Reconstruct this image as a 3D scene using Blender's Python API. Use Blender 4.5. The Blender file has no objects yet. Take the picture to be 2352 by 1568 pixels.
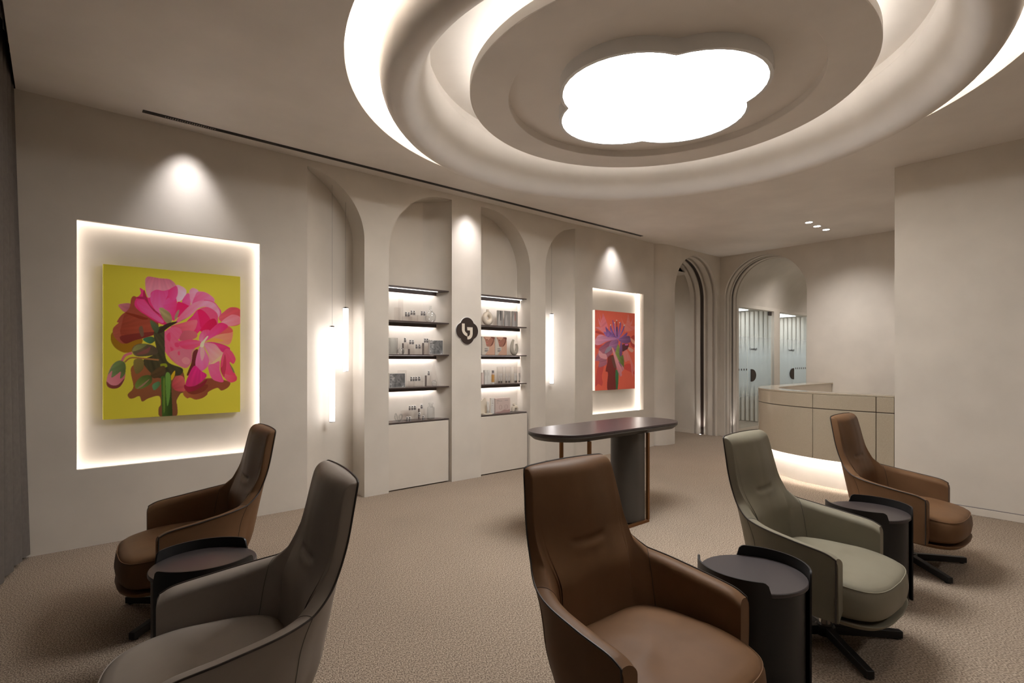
import bpy, bmesh, math, random
import numpy as np
from mathutils import Vector, Matrix
from mathutils.geometry import tessellate_polygon

random.seed(7)
PI = math.pi
sc = bpy.context.scene
col = sc.collection

# ------------------------------------------------------------------ camera
F_PX, CX, CY, CAM_H = 1227.0, 1176.0, 827.0, 1.35
ANG = math.atan2(1435, 1227)
CA, SA = math.cos(ANG), math.sin(ANG)
cam_d = bpy.data.cameras.new('camera'); cam = bpy.data.objects.new('camera', cam_d)
col.objects.link(cam)
cam.location = (0, 0, CAM_H)
cam.rotation_euler = (PI / 2, 0, ANG - PI / 2)
cam_d.sensor_width = 36; cam_d.lens = F_PX / 2352 * 36
cam_d.shift_y = 43 / 2352
cam_d.clip_start = 0.02
sc.camera = cam

# ------------------------------------------------------------------ world, exposure, light levels
w = bpy.data.worlds.new('world'); sc.world = w; w.use_nodes = True
w.node_tree.nodes['Background'].inputs[0].default_value = (0.9, 0.85, 0.8, 1)
w.node_tree.nodes['Background'].inputs[1].default_value = 0.0
sc.view_settings.view_transform = 'Standard'
try: sc.view_settings.look = 'None'
except Exception: pass
sc.view_settings.exposure = 1.12
sc.view_settings.gamma = 1.0
sc.view_settings.use_curve_mapping = False
sc.cycles.use_denoising = True
sc.cycles.use_adaptive_sampling = True
sc.cycles.adaptive_threshold = 0.03
sc.cycles.use_light_tree = False
sc.cycles.max_bounces = 12
sc.cycles.diffuse_bounces = 6
sc.cycles.sample_clamp_indirect = 6
sc.cycles.caustics_reflective = False
sc.cycles.caustics_refractive = False

L_LAMP = 9.8       # cloud lamp diffuser
L_COVE = 12.0       # ceiling cove strips
L_COVE_IN = 4.5
L_PEND = 3.2
L_SHELF = 16.0
L_NICHE = 4.0
L_DESK = 46.0
SPOT_W = 29.0

# ------------------------------------------------------------------ helpers
def px_y(u, v, Y):          # photo pixel -> point on a plane of constant Y
    d = u - CX; rx, ry, rz = F_PX * CA + d * SA, F_PX * SA - d * CA, CY - v
    t = Y / ry; return (rx * t, Y, CAM_H + rz * t)

def srgb(r, g, b, k=1.0):
    f = lambda c: (c / 255 / 12.92 if c <= 10 else ((c / 255 + 0.055) / 1.055) ** 2.4)
    return tuple(min(0.95, f(c) * k) for c in (r, g, b))

class MB:
    def __init__(s): s.v = []; s.f = []
    def add(s, vs, fs):
        n = len(s.v); s.v += [tuple(p) for p in vs]; s.f += [tuple(i + n for i in f) for f in fs]; return s
    def quad(s, a, b, c, d): return s.add([a, b, c, d], [(0, 1, 2, 3)])
    def box(s, x0, x1, y0, y1, z0, z1):
        v = [(x, y, z) for z in (z0, z1) for y in (y0, y1) for x in (x0, x1)]
        return s.add(v, [(0, 2, 3, 1), (4, 5, 7, 6), (0, 1, 5, 4), (2, 6, 7, 3), (0, 4, 6, 2), (1, 3, 7, 5)])
    def lathe(s, prof, n=32, c=(0, 0), a0=0.0, a1=2 * PI):
        full = abs(a1 - a0 - 2 * PI) < 1e-6; m = n if full else n + 1; vs = []
        for i in range(m):
            a = a0 + (a1 - a0) * i / n
            for r, z in prof: vs.append((c[0] + r * math.cos(a), c[1] + r * math.sin(a), z))
        k = len(prof); fs = []
        for i in range(n):
            j = (i + 1) % m
            for q in range(k - 1):
                fs.append((i * k + q, j * k + q, j * k + q + 1, i * k + q + 1))
        return s.add(vs, fs)
    def cyl(s, x, y, z0, z1, r, n=20, r1=None):
        r1 = r if r1 is None else r1
        return s.lathe([(0, z0), (r, z0), (r1, z1), (0, z1)], n, (x, y))
    def prism(s, poly, z0, z1, caps=True):
        n = len(poly); vs = [(x, y, z0) for x, y in poly] + [(x, y, z1) for x, y in poly]
        fs = [(i, (i + 1) % n, n + (i + 1) % n, n + i) for i in range(n)]
        if caps: fs += [tuple(range(n))[::-1], tuple(range(n, 2 * n))]
        return s.add(vs, fs)
    def tube(s, pts, r, n=8, closed=False, caps=True):
        pts = [Vector(p) for p in pts]; k = len(pts); vs = []; prev = None
        for i, p in enumerate(pts):
            if closed: t = pts[(i + 1) % k] - pts[i - 1]
            else: t = pts[min(i + 1, k - 1)] - pts[max(i - 1, 0)]
            t.normalize()
            if prev is None:
                up = Vector((0, 0, 1)) if abs(t.z) < 0.9 else Vector((1, 0, 0))
                nn = t.cross(up).normalized()
            else:
                nn = (prev - t * prev.dot(t)).normalized()
            prev = nn; bb = t.cross(nn)
            rr = r[i] if isinstance(r, (list, tuple)) else r
            for j in range(n):
                a = 2 * PI * j / n; vs.append(p + nn * math.cos(a) * rr + bb * math.sin(a) * rr)
        fs = []
        for i in range(k if closed else k - 1):
            i2 = (i + 1) % k
            for j in range(n):
                fs.append((i * n + j, i * n + (j + 1) % n, i2 * n + (j + 1) % n, i2 * n + j))
        if caps and not closed: fs += [tuple(range(n))[::-1], tuple(range((k - 1) * n, k * n))]
        return s.add(vs, fs)

def fixn(me):
    bm = bmesh.new(); bm.from_mesh(me)
    bmesh.ops.remove_doubles(bm, verts=bm.verts, dist=1e-5)
    bmesh.ops.recalc_face_normals(bm, faces=bm.faces); bm.to_mesh(me); bm.free()

def obj(name, mb, mat, parent=None, smooth=True, bevel=0.0, seg=2, fix=True, angle=35, loc=None):
    me = bpy.data.meshes.new(name); me.from_pydata(mb.v, [], mb.f); me.update()
    if fix: fixn(me)
    o = bpy.data.objects.new(name, me); col.objects.link(o)
    if mat: me.materials.append(mat)
    if smooth:
        me.shade_smooth(); me.set_sharp_from_angle(angle=math.radians(angle))
    if bevel:
        m = o.modifiers.new('bevel', 'BEVEL'); m.width = bevel; m.segments = seg; m.limit_method = 'ANGLE'
        m.angle_limit = math.radians(40)
    if parent: o.parent = parent
    if loc: o.location = loc
    return o

def tag(o, label, cat, group=None):
    o['label'] = label; o['category'] = cat
    if group: o['group'] = group
    return o
def thing(name, label, cat, loc=(0, 0, 0), rotz=0.0, group=None):
    o = bpy.data.objects.new(name, None); col.objects.link(o); o.empty_display_size = 0.1
    o.location = loc; o.rotation_euler = (0, 0, rotz); return tag(o, label, cat, group)
def struct(name, mb, mat, parent=None, **k):
    o = obj(name, mb, mat, parent, **k)
    if parent is None: o['kind'] = 'structure'
    return o
def dup(root, loc, rotz=0.0, label=None, group=None, mats=None):
    r = root.copy(); col.objects.link(r); r.location = loc; r.rotation_euler = (0, 0, rotz)
    if label: r['label'] = label
    if group: r['group'] = group
    def sub(src, dst):
        for ch in list(src.children):
            c = ch.copy(); col.objects.link(c); c.parent = dst
            if mats and ch.data and ch.data.materials and ch.data.materials[0] in mats:
                c.data = ch.data.copy(); c.data.materials[0] = mats[ch.data.materials[0]]
            sub(ch, c)
    sub(root, r); return r

def wall_panel(mb, outer, holes, P):
    """flat wall face with openings; P maps (a, b) to a 3D point"""
    polys = [[Vector((a, b, 0)) for a, b in outer]] + [[Vector((a, b, 0)) for a, b in h] for h in holes]
    flat = [p for pl in polys for p in pl]
    mb.add([P(p.x, p.y) for p in flat], [tuple(t) for t in tessellate_polygon(polys)])
def reveal(mb, line, P, depth, closed=False):
    n = len(line); D = depth if callable(depth) else (lambda a, b: depth)
    for i in range(n if closed else n - 1):
        a, b = line[i], line[(i + 1) % n]
        mb.quad(P(a[0], a[1], 0), P(b[0], b[1], 0), P(b[0], b[1], D(*b)), P(a[0], a[1], D(*a)))
def arc(cx, cy, r, a0, a1, n):
    return [(cx + r * math.cos(math.radians(a0 + (a1 - a0) * i / n)), cy + r * math.sin(math.radians(a0 + (a1 - a0) * i / n))) for i in range(n + 1)]
def catmull(pts, n=8, closed=False):
    P = [np.array(p, float) for p in pts]; k = len(P); out = []
    for i in range(k if closed else k - 1):
        p0 = P[i - 1] if (closed or i > 0) else 2 * P[0] - P[1]
        p1 = P[i]; p2 = P[(i + 1) % k]
        p3 = P[(i + 2) % k] if (closed or i + 2 < k) else 2 * P[-1] - P[-2]
        for j in range(n):
            t = j / n
            out.append(0.5 * ((2 * p1) + (-p0 + p2) * t + (2 * p0 - 5 * p1 + 4 * p2 - p3) * t * t + (-p0 + 3 * p1 - 3 * p2 + p3) * t ** 3))
    if not closed: out.append(P[-1])
    return [tuple(float(c) for c in p) for p in out]
def sstep(a, b, x):
    t = min(1, max(0, (x - a) / (b - a))); return t * t * (3 - 2 * t)

# ------------------------------------------------------------------ materials
def newmat(name):
    m = bpy.data.materials.new(name); m.use_nodes = True
    nt = m.node_tree; return m, nt, nt.nodes['Principled BSDF']
def plain(name, c, rough=0.5, metal=0.0, spec=0.5, bump=0.0, bscale=200, var=0.0, vscale=5, coat=0.0):
    m, nt, b = newmat(name)
    b.inputs['Base Color'].default_value = (*c, 1); b.inputs['Roughness'].default_value = rough
    b.inputs['Metallic'].default_value = metal; b.inputs['Specular IOR Level'].default_value = spec
    b.inputs['Coat Weight'].default_value = coat
    tc = nt.nodes.new('ShaderNodeTexCoord')
    if var:
        n = nt.nodes.new('ShaderNodeTexNoise'); n.inputs['Scale'].default_value = vscale; n.inputs['Detail'].default_value = 6
        nt.links.new(tc.outputs['Object'], n.inputs['Vector'])
        r = nt.nodes.new('ShaderNodeValToRGB')
        r.color_ramp.elements[0].position = 0.3; r.color_ramp.elements[1].position = 0.7
        r.color_ramp.elements[0].color = (*[x * (1 - var) for x in c], 1)
        r.color_ramp.elements[1].color = (*[min(1, x * (1 + var)) for x in c], 1)
        nt.links.new(n.outputs['Fac'], r.inputs['Fac']); nt.links.new(r.outputs['Color'], b.inputs['Base Color'])
    if bump:
        n2 = nt.nodes.new('ShaderNodeTexNoise'); n2.inputs['Scale'].default_value = bscale; n2.inputs['Detail'].default_value = 4
        nt.links.new(tc.outputs['Object'], n2.inputs['Vector'])
        bp = nt.nodes.new('ShaderNodeBump'); bp.inputs['Strength'].default_value = bump; bp.inputs['Distance'].default_value = 0.002
        nt.links.new(n2.outputs['Fac'], bp.inputs['Height']); nt.links.new(bp.outputs['Normal'], b.inputs['Normal'])
    return m
def emit(name, c, s):
    m = bpy.data.materials.new(name); m.use_nodes = True; nt = m.node_tree; nt.nodes.clear()
    e = nt.nodes.new('ShaderNodeEmission'); o = nt.nodes.new('ShaderNodeOutputMaterial')
    e.inputs[0].default_value = (*c, 1); e.inputs[1].default_value = s; nt.links.new(e.outputs[0], o.inputs[0]); return m
def thin_glass(name, tint=(0.95, 0.95, 0.95), rough=0.03, base=0.04, edge=0.55):
    m = bpy.data.materials.new(name); m.use_nodes = True; nt = m.node_tree; nt.nodes.clear()
    o = nt.nodes.new('ShaderNodeOutputMaterial'); t = nt.nodes.new('ShaderNodeBsdfTransparent'); t.inputs[0].default_value = (*tint, 1)
    g = nt.nodes.new('ShaderNodeBsdfGlossy'); g.inputs['Roughness'].default_value = rough
    lw = nt.nodes.new('ShaderNodeLayerWeight'); lw.inputs[0].default_value = 0.35
    mr = nt.nodes.new('ShaderNodeMapRange'); mr.inputs[3].default_value = base; mr.inputs[4].default_value = edge
    nt.links.new(lw.outputs['Facing'], mr.inputs[0])
    mx = nt.nodes.new('ShaderNodeMixShader'); nt.links.new(mr.outputs[0], mx.inputs[0])
    nt.links.new(t.outputs[0], mx.inputs[1]); nt.links.new(g.outputs[0], mx.inputs[2]); nt.links.new(mx.outputs[0], o.inputs[0]); return m

M = {}
M['plaster'] = plain('plaster', (0.645, 0.598, 0.530), 0.75, spec=0.25, bump=0.12, bscale=60, var=0.06, vscale=2.2)
M['ceilpl'] = plain('ceiling_plaster', (0.80, 0.758, 0.71), 0.55, spec=0.35, bump=0.1, bscale=40, var=0.06, vscale=1.8)
M['darkwall'] = plain('wall_walnut', (0.42, 0.37, 0.31), 0.6, var=0.05, vscale=3)
M['panel'] = plain('panel_beige', (0.66, 0.605, 0.53), 0.6, spec=0.3, var=0.03, vscale=3)
M['brown'] = plain('leather_brown', (0.165, 0.088, 0.044), 0.50, spec=0.14, bump=0.06, bscale=500, var=0.10, vscale=6)
M['taupe'] = plain('leather_taupe', (0.31, 0.27, 0.235), 0.50, spec=0.18, bump=0.06, bscale=500, var=0.06, vscale=6)
M['sage'] = plain('leather_sage', (0.225, 0.205, 0.152), 0.48, spec=0.2, bump=0.06, bscale=500, var=0.06, vscale=6)
M['pipe'] = plain('piping_dark', (0.03, 0.02, 0.015), 0.5, var=0.05)
M['black'] = plain('black_metal', (0.012, 0.011, 0.011), 0.42, spec=0.4, var=0.05)
M['tabtop'] = plain('table_top_charcoal', (0.045, 0.036, 0.036), 0.38, spec=0.5, var=0.04)
M['console'] = plain('console_top', (0.05, 0.034, 0.034), 0.28, spec=0.5, var=0.03)
M['pedestal'] = plain('pedestal_taupe', (0.06, 0.052, 0.044), 0.4, var=0.03)
M['brass'] = plain('brass_bronze', (0.20, 0.088, 0.03), 0.38, metal=0.8, var=0.05)
M['chrome'] = plain('chrome', (0.6, 0.58, 0.56), 0.18, metal=1.0, var=0.02)
M['bronze'] = plain('dark_bronze', (0.035, 0.022, 0.017), 0.4, spec=0.5, var=0.05)
M['shelfb'] = plain('shelf_brown', (0.075, 0.052, 0.046), 0.35, spec=0.5, var=0.05)
M['curtain'] = plain('curtain_grey', (0.140, 0.126, 0.114), 0.9, spec=0.1, bump=0.05, bscale=300, var=0.08, vscale=30)
M['white'] = plain('white_lacquer', (0.8, 0.79, 0.77), 0.45, var=0.01)
M['lampbody'] = plain('lamp_body', (0.80, 0.80, 0.79), 0.5, var=0.03)
M['cream'] = plain('cream_ceramic', (0.72, 0.64, 0.53), 0.6, bump=0.1, var=0.03, vscale=30)
M['sand'] = plain('sand_ceramic', (0.42, 0.385, 0.32), 0.6, bump=0.1, var=0.04, vscale=30)
M['box_white'] = plain('card_white', (0.70, 0.68, 0.64), 0.55, var=0.01)
M['box_pink'] = plain('card_pink', (0.62, 0.50, 0.46), 0.5, var=0.02)
M['box_grey'] = plain('card_grey', (0.33, 0.32, 0.30), 0.35, var=0.02)
M['ink'] = plain('ink_dark', (0.04, 0.035, 0.035), 0.5)
M['red'] = plain('ink_red', (0.45, 0.12, 0.09), 0.5)
M['inkgrey'] = plain('ink_grey', (0.22, 0.2, 0.2), 0.5)
M['amber'] = plain('amber_liquid', (0.62, 0.33, 0.10), 0.15, spec=0.6, coat=0.5)
M['acrylic'] = thin_glass('clear_acrylic', (0.985, 0.975, 0.97), 0.05, 0.02, 0.30)
M['glass'] = thin_glass('clear_glass', (0.93, 0.94, 0.94), 0.03, 0.04, 0.75)
M['smoke'] = plain('smoked_acrylic', (0.17, 0.135, 0.125), 0.15, spec=0.6)
M['doorglass'] = thin_glass('door_glass', (0.95, 0.98, 0.985), 0.02, 0.03, 0.16)
M['lamp'] = emit('lamp_diffuser', (1.0, 0.985, 0.965), L_LAMP)
M['cove'] = emit('cove_led', (1.0, 0.955, 0.905), L_COVE)
M['covei'] = emit('cove_led_inner', (1.0, 0.955, 0.905), L_COVE_IN)
M['pend'] = emit('pendant_tube', (1.0, 0.94, 0.93), L_PEND)
M['shled'] = emit('shelf_led', (1.0, 0.94, 0.93), L_SHELF)
M['nled'] = emit('niche_led', (1.0, 0.90, 0.83), L_NICHE)
M['dled'] = emit('desk_led', (1.0, 0.93, 0.88), L_DESK)
M['spotled'] = emit('spot_led', (1.0, 0.97, 0.95), 14)
M['room_led'] = emit('room_led', (0.95, 0.98, 1.0), 2.6)

def carpet_mat():
    m, nt, b = newmat('carpet')
    tc = nt.nodes.new('ShaderNodeTexCoord')
    n = nt.nodes.new('ShaderNodeTexNoise'); n.inputs['Scale'].default_value = 190; n.inputs['Detail'].default_value = 3
    mp = nt.nodes.new('ShaderNodeMapping'); mp.inputs['Scale'].default_value = (1, 0.6, 1); mp.inputs['Rotation'].default_value = (0, 0, 0.6)
    nt.links.new(tc.outputs['Object'], mp.inputs[0]); nt.links.new(mp.outputs[0], n.inputs['Vector'])
    r = nt.nodes.new('ShaderNodeValToRGB'); e = r.color_ramp.elements
    e[0].position = 0.37; e[0].color = (0.165, 0.126, 0.096, 1)
    e[1].position = 0.63; e[1].color = (0.53, 0.435, 0.338, 1)
    x = r.color_ramp.elements.new(0.5); x.color = (0.340, 0.268, 0.206, 1)
    nt.links.new(n.outputs['Fac'], r.inputs[0])
    n2 = nt.nodes.new('ShaderNodeTexNoise'); n2.inputs['Scale'].default_value = 1.3
    nt.links.new(tc.outputs['Object'], n2.inputs['Vector'])
    mx = nt.nodes.new('ShaderNodeMix'); mx.data_type = 'RGBA'; mx.blend_type = 'MULTIPLY'; mx.inputs[0].default_value = 0.25
    nt.links.new(r.outputs[0], mx.inputs[6]); nt.links.new(n2.outputs['Color'], mx.inputs[7])
    hs = nt.nodes.new('ShaderNodeRGBToBW'); nt.links.new(n2.outputs['Color'], hs.inputs[0]); nt.links.new(hs.outputs[0], mx.inputs[7])
    nt.links.new(mx.outputs[2], b.inputs['Base Color'])
    b.inputs['Roughness'].default_value = 0.95; b.inputs['Specular IOR Level'].default_value = 0.1
    bp = nt.nodes.new('ShaderNodeBump'); bp.inputs['Strength'].default_value = 0.5; bp.inputs['Distance'].default_value = 0.004
    nt.links.new(n.outputs['Fac'], bp.inputs['Height']); nt.links.new(bp.outputs[0], b.inputs['Normal'])
    return m
M['carpet'] = carpet_mat()

def desk_mat():
    m, nt, b = newmat('desk_laminate')
    tc = nt.nodes.new('ShaderNodeTexCoord'); n = nt.nodes.new('ShaderNodeTexNoise')
    n.inputs['Scale'].default_value = 330; n.inputs['Detail'].default_value = 2
    nt.links.new(tc.outputs['Object'], n.inputs['Vector'])
    r = nt.nodes.new('ShaderNodeValToRGB'); e = r.color_ramp.elements
    e[0].position = 0.3; e[0].color = (0.36, 0.305, 0.225, 1); e[1].position = 0.7; e[1].color = (0.47, 0.405, 0.31, 1)
    nt.links.new(n.outputs['Fac'], r.inputs[0]); nt.links.new(r.outputs[0], b.inputs['Base Color'])
    b.inputs['Roughness'].default_value = 0.16; b.inputs['Specular IOR Level'].default_value = 0.5
    return m
M['desk'] = desk_mat()

def foil_mat():
    m, nt, b = newmat('silver_foil_print')
    tc = nt.nodes.new('ShaderNodeTexCoord'); n = nt.nodes.new('ShaderNodeTexNoise')
    n.inputs['Scale'].default_value = 9; n.inputs['Detail'].default_value = 3; n.inputs['Distortion'].default_value = 2.5
    nt.links.new(tc.outputs['Object'], n.inputs['Vector'])
    r = nt.nodes.new('ShaderNodeValToRGB'); e = r.color_ramp.elements
    e[0].position = 0.35; e[0].color = (0.10, 0.10, 0.10, 1); e[1].position = 0.68; e[1].color = (0.6, 0.6, 0.59, 1)
    x = e.new(0.5); x.color = (0.2, 0.2, 0.2, 1); x = e.new(0.6); x.color = (0.26, 0.26, 0.26, 1)
    nt.links.new(n.outputs['Fac'], r.inputs[0]); nt.links.new(r.outputs[0], b.inputs['Base Color'])
    b.inputs['Roughness'].default_value = 0.35; return m
M['foil'] = foil_mat()

def film_mat():
    """frosted film on the glass doors: dense in the middle, clear towards top and bottom (object z = height)"""
    m = bpy.data.materials.new('frosted_film'); m.use_nodes = True; nt = m.node_tree; nt.nodes.clear()
    o = nt.nodes.new('ShaderNodeOutputMaterial'); t = nt.nodes.new('ShaderNodeBsdfTransparent')
    tl = nt.nodes.new('ShaderNodeBsdfTranslucent'); tl.inputs[0].default_value = (0.85, 0.9, 0.92, 1)
    df = nt.nodes.new('ShaderNodeBsdfDiffuse'); df.inputs[0].default_value = (0.62, 0.66, 0.67, 1)
    ad = nt.nodes.new('ShaderNodeMixShader'); ad.inputs[0].default_value = 0.6
    nt.links.new(tl.outputs[0], ad.inputs[1]); nt.links.new(df.outputs[0], ad.inputs[2])
    tc = nt.nodes.new('ShaderNodeTexCoord'); sx = nt.nodes.new('ShaderNodeSeparateXYZ'); nt.links.new(tc.outputs['Object'], sx.inputs[0])
    r = nt.nodes.new('ShaderNodeValToRGB'); e = r.color_ramp.elements
    mr = nt.nodes.new('ShaderNodeMapRange'); mr.inputs[1].default_value = 0; mr.inputs[2].default_value = 2.4
    nt.links.new(sx.outputs[2], mr.inputs[0]); nt.links.new(mr.outputs[0], r.inputs[0])
    e[0].position = 0.22; e[0].color = (0.05, 0.05, 0.05, 1); e[1].position = 0.36; e[1].color = (0.92, 0.92, 0.92, 1)
    x = e.new(0.60); x.color = (0.92, 0.92, 0.92, 1); x = e.new(0.76); x.color = (0.30, 0.30, 0.30, 1); x = e.new(0.95); x.color = (0.08, 0.08, 0.08, 1)
    mx = nt.nodes.new('ShaderNodeMixShader'); nt.links.new(r.outputs[0], mx.inputs[0])
    nt.links.new(t.outputs[0], mx.inputs[1]); nt.links.new(ad.outputs[0], mx.inputs[2]); nt.links.new(mx.outputs[0], o.inputs[0]); return m
M['film'] = film_mat()

def vcol_mat(name, rough=0.6):
    m, nt, b = newmat(name); a = nt.nodes.new('ShaderNodeAttribute'); a.attribute_name = 'Col'
    nt.links.new(a.outputs['Color'], b.inputs['Base Color']); b.inputs['Roughness'].default_value = rough
    b.inputs['Specular IOR Level'].default_value = 0.25; return m
M['print'] = vcol_mat('canvas_print')
# ================================================================== SETTING
H = 3.19            # ceiling
YW = 4.94           # feature wall plane
YA = 4.85           # arch wall plane
XB = 9.05           # back wall plane
XR = 6.10           # right wall block
X0, Y0 = -0.45, -3.4
RC = (3.246, 2.217) # centre of the round ceiling

# floor
struct('floor', MB().quad((-0.6, Y0, 0), (15, Y0, 0), (15, 8.2, 0), (-0.6, 8.2, 0)), M['carpet'])

# ceiling with round opening
mb = MB()
XCE = -0.205
corners = [(XCE, Y0), (XB, Y0), (XB, 5.1), (XCE, 5.1)]
angs = sorted([2 * PI * i / 160 for i in range(160)] + [math.atan2(y - RC[1], x - RC[0]) % (2 * PI) for x, y in corners])
def rect_hit(a):
    dx, dy = math.cos(a), math.sin(a); t = 1e9
    if dx > 1e-9: t = min(t, (XB - RC[0]) / dx)
    if dx < -1e-9: t = min(t, (XCE - RC[0]) / dx)
    if dy > 1e-9: t = min(t, (5.1 - RC[1]) / dy)
    if dy < -1e-9: t = min(t, (Y0 - RC[1]) / dy)
    return (RC[0] + dx * t, RC[1] + dy * t, H)
R_OUT = 2.117
for i, a in enumerate(angs):
    b = angs[(i + 1) % len(angs)]
    pa = (RC[0] + R_OUT * math.cos(a), RC[1] + R_OUT * math.sin(a), H); pb = (RC[0] + R_OUT * math.cos(b), RC[1] + R_OUT * math.sin(b), H)
    mb.quad(pa, pb, rect_hit(b), rect_hit(a))
ceiling = struct('ceiling', mb, M['ceilpl'])
obj('cove_rim', MB().lathe([(2.117, H), (2.117, 3.255), (2.27, 3.255), (2.27, 3.47)], 160, RC), M['ceilpl'], ceiling)
obj('cove_top', MB().lathe([(2.27, 3.47), (0.9, 3.47)], 160, RC), M['ceilpl'], ceiling)
prof = catmull([(1.90, 3.47), (1.917, 3.36), (1.918, 3.24), (1.902, 3.12), (1.855, 3.045), (1.79, 3.020), (1.725, 3.045), (1.67, 3.115), (1.628, 3.215), (1.603, 3.31), (1.590, 3.385)], 5)
prof += [(1.596, 3.40), (1.61, 3.40), (1.61, 3.47)]
obj('ring_moulding', MB().lathe(prof, 160, RC), M['ceilpl'], ceiling)
obj('ceiling_disc', MB().lathe([(0.9, 3.262), (1.32, 3.262), (1.322, 3.258), (1.322, 3.198), (1.318, 3.194), (1.053, 3.194), (1.050, 3.198), (1.050, 3.25), (0, 3.25)], 160, RC), M['ceilpl'], ceiling)
obj('cove_light', MB().lathe([(2.19, 3.26), (2.25, 3.26), (2.25, 3.275), (2.19, 3.275), (2.19, 3.26)], 160, RC), M['cove'], ceiling)
obj('cove_light', MB().lathe([(1.20, 3.264), (1.25, 3.264), (1.25, 3.278), (1.20, 3.278), (1.20, 3.264)], 160, RC), M['covei'], ceiling)

# ---- feature wall (left wall in the picture)
Pw = lambda a, b, d=0.0: (a, YW + d, b)
ZT = 3.13
coveL = [(1.755, 0)] + arc(1.713, 2.53, 0.60, 85.986, 0, 20) + [(2.313, 0)]
nich1 = [(2.576, 0), (2.576, 2.455)] + arc(3.251, 2.455, 0.675, 180, 90, 22) + [(3.345, ZT), (3.345, 0)]
nich2 = [(3.752, 0), (3.752, ZT)] + arc(3.851, 2.455, 0.675, 90, 0, 22) + [(4.526, 0)]
coveR = [(4.789, 0), (4.789, 2.53)] + arc(5.389, 2.53, 0.60, 180, 94.014, 20) + [(5.347, 0)]
def dd(pl): return [p for i, p in enumerate(pl) if i == 0 or math.hypot(p[0] - pl[i - 1][0], p[1] - pl[i - 1][1]) > 1e-6]
coveL, nich1, nich2, coveR = map(dd, (coveL, nich1, nich2, coveR))
XW1 = 7.164
outer = [(X0, 0)] + coveL + nich1 + nich2 + coveR + [(XW1, 0), (XW1, H), (X0, H)]
A1 = (0.117, 1.352, 0.563, 2.360); A2 = (5.704, 6.890, 0.588, 2.368)
rect = lambda r: [(r[0], r[2]), (r[1], r[2]), (r[1], r[3]), (r[0], r[3])]
mb = MB(); wall_panel(mb, outer, [rect(A1), rect(A2)], Pw)
wall_left = struct('wall_left', mb, M['plaster'], smooth=False)
DN = 0.25
mb = MB()
dL = lambda a, b: 0.27 * math.sin(min(1, max(0, (a - 1.755) / 0.558)) * PI / 2) ** 0.62
dR = lambda a, b: 0.27 * math.sin(min(1, max(0, (5.347 - a) / 0.558)) * PI / 2) ** 0.62
reveal(mb, coveL[1:], Pw, dL); reveal(mb, coveR[:-1], Pw, dR)
reveal(mb, nich1[:-1], Pw, DN); reveal(mb, nich2[1:], Pw, DN)
EA = 0.22   # rounded inner side of each shelf niche, next to the pier
side1 = [(3.345 - EA + EA * math.cos(t), YW + DN * math.sin(t)) for t in [i / 20 * PI / 2 for i in range(21)]]
side2 = [(3.752 + EA - EA * math.cos(t), YW + DN * math.sin(t)) for t in [i / 20 * PI / 2 for i in range(21)]]
for sd in (side1, side2):
    for a, b in zip(sd, sd[1:]): mb.quad((a[0], a[1], 0), (b[0], b[1], 0), (b[0], b[1], H), (a[0], a[1], H))
for r in (A1, A2): reveal(mb, rect(r), Pw, 0.03, True)
mb.quad((XW1, YW, 0), (XW1, YW + 0.2, 0), (XW1, YW + 0.2, H), (XW1, YW, H))
# curved cove backs
for D, xs in ((dL, [1.755] + [1.755 + 0.558 * (i / 30) ** 1.6 for i in range(1, 31)]), (dR, [5.347 - 0.558 * (i / 30) ** 1.6 for i in range(30, -1, -1)])):
    m_ = MB()
    for a, b in zip(xs, xs[1:]):
        m_.quad((a, YW + D(a, 0), 0), (b, YW + D(b, 0), 0), (b, YW + D(b, 0), H), (a, YW + D(a, 0), H))
    obj('cove_back', m_, M['plaster'], wall_left, angle=60)
obj('wall_reveal', mb, M['plaster'], wall_left, angle=30)
# shelf niche backs and lower panels
for n0, n1 in ((2.576, 3.345), (3.752, 4.526)):
    obj('niche_back', MB().quad((n0 - .02, YW + DN, 0), (n1 + .02, YW + DN, 0), (n1 + .02, YW + DN, H), (n0 - .02, YW + DN, H)), M['panel'], wall_left)
    obj('base_panel', MB().box(n0 + .004, n1 - .02, YW + 0.035, YW + 0.055, 0.012, 0.685), M['panel'], wall_left, bevel=0.002)
# art niches: cavity wider than the opening, led strips tucked behind the lip
for r in (A1, A2):
    g = 0.035; ya, yb = YW + 0.03, YW + 0.15
    x0, x1, z0, z1 = r[0] - g, r[1] + g, r[2] - g, r[3] + g
    m_ = MB(); m_.quad((x0, yb, z0), (x1, yb, z0), (x1, yb, z1), (x0, yb, z1))
    for p, q in (((x0, z0), (x1, z0)), ((x1, z0), (x1, z1)), ((x1, z1), (x0, z1)), ((x0, z1), (x0, z0))):
        m_.quad((p[0], ya, p[1]), (q[0], ya, q[1]), (q[0], yb, q[1]), (p[0], yb, p[1]))
    for (p0, p1, q0, q1) in (((x0, z0), (x1, z0), (r[1], r[2]), (r[0], r[2])), ((x1, z0), (x1, z1), (r[1], r[3]), (r[1], r[2])),
                             ((x1, z1), (x0, z1), (r[0], r[3]), (r[1], r[3])), ((x0, z1), (x0, z0), (r[0], r[2]), (r[0], r[3]))):
        m_.quad(*[(p[0], ya, p[1]) for p in (p0, p1, q0, q1)])
    obj('art_recess', m_, M['plaster'], wall_left)
    for (a0, a1, b0, b1) in ((x0 + .005, x1 - .005, z0 + .004, z0 + .010), (x0 + .005, x1 - .005, z1 - .010, z1 - .004),
                             (x0 + .004, x0 + .010, z0 + .012, z1 - .012), (x1 - .010, x1 - .004, z0 + .012, z1 - .012)):
        obj('led_strip', MB().box(a0, a1, ya + 0.072, ya + 0.100, b0, b1), M['nled'], wall_left)

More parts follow.
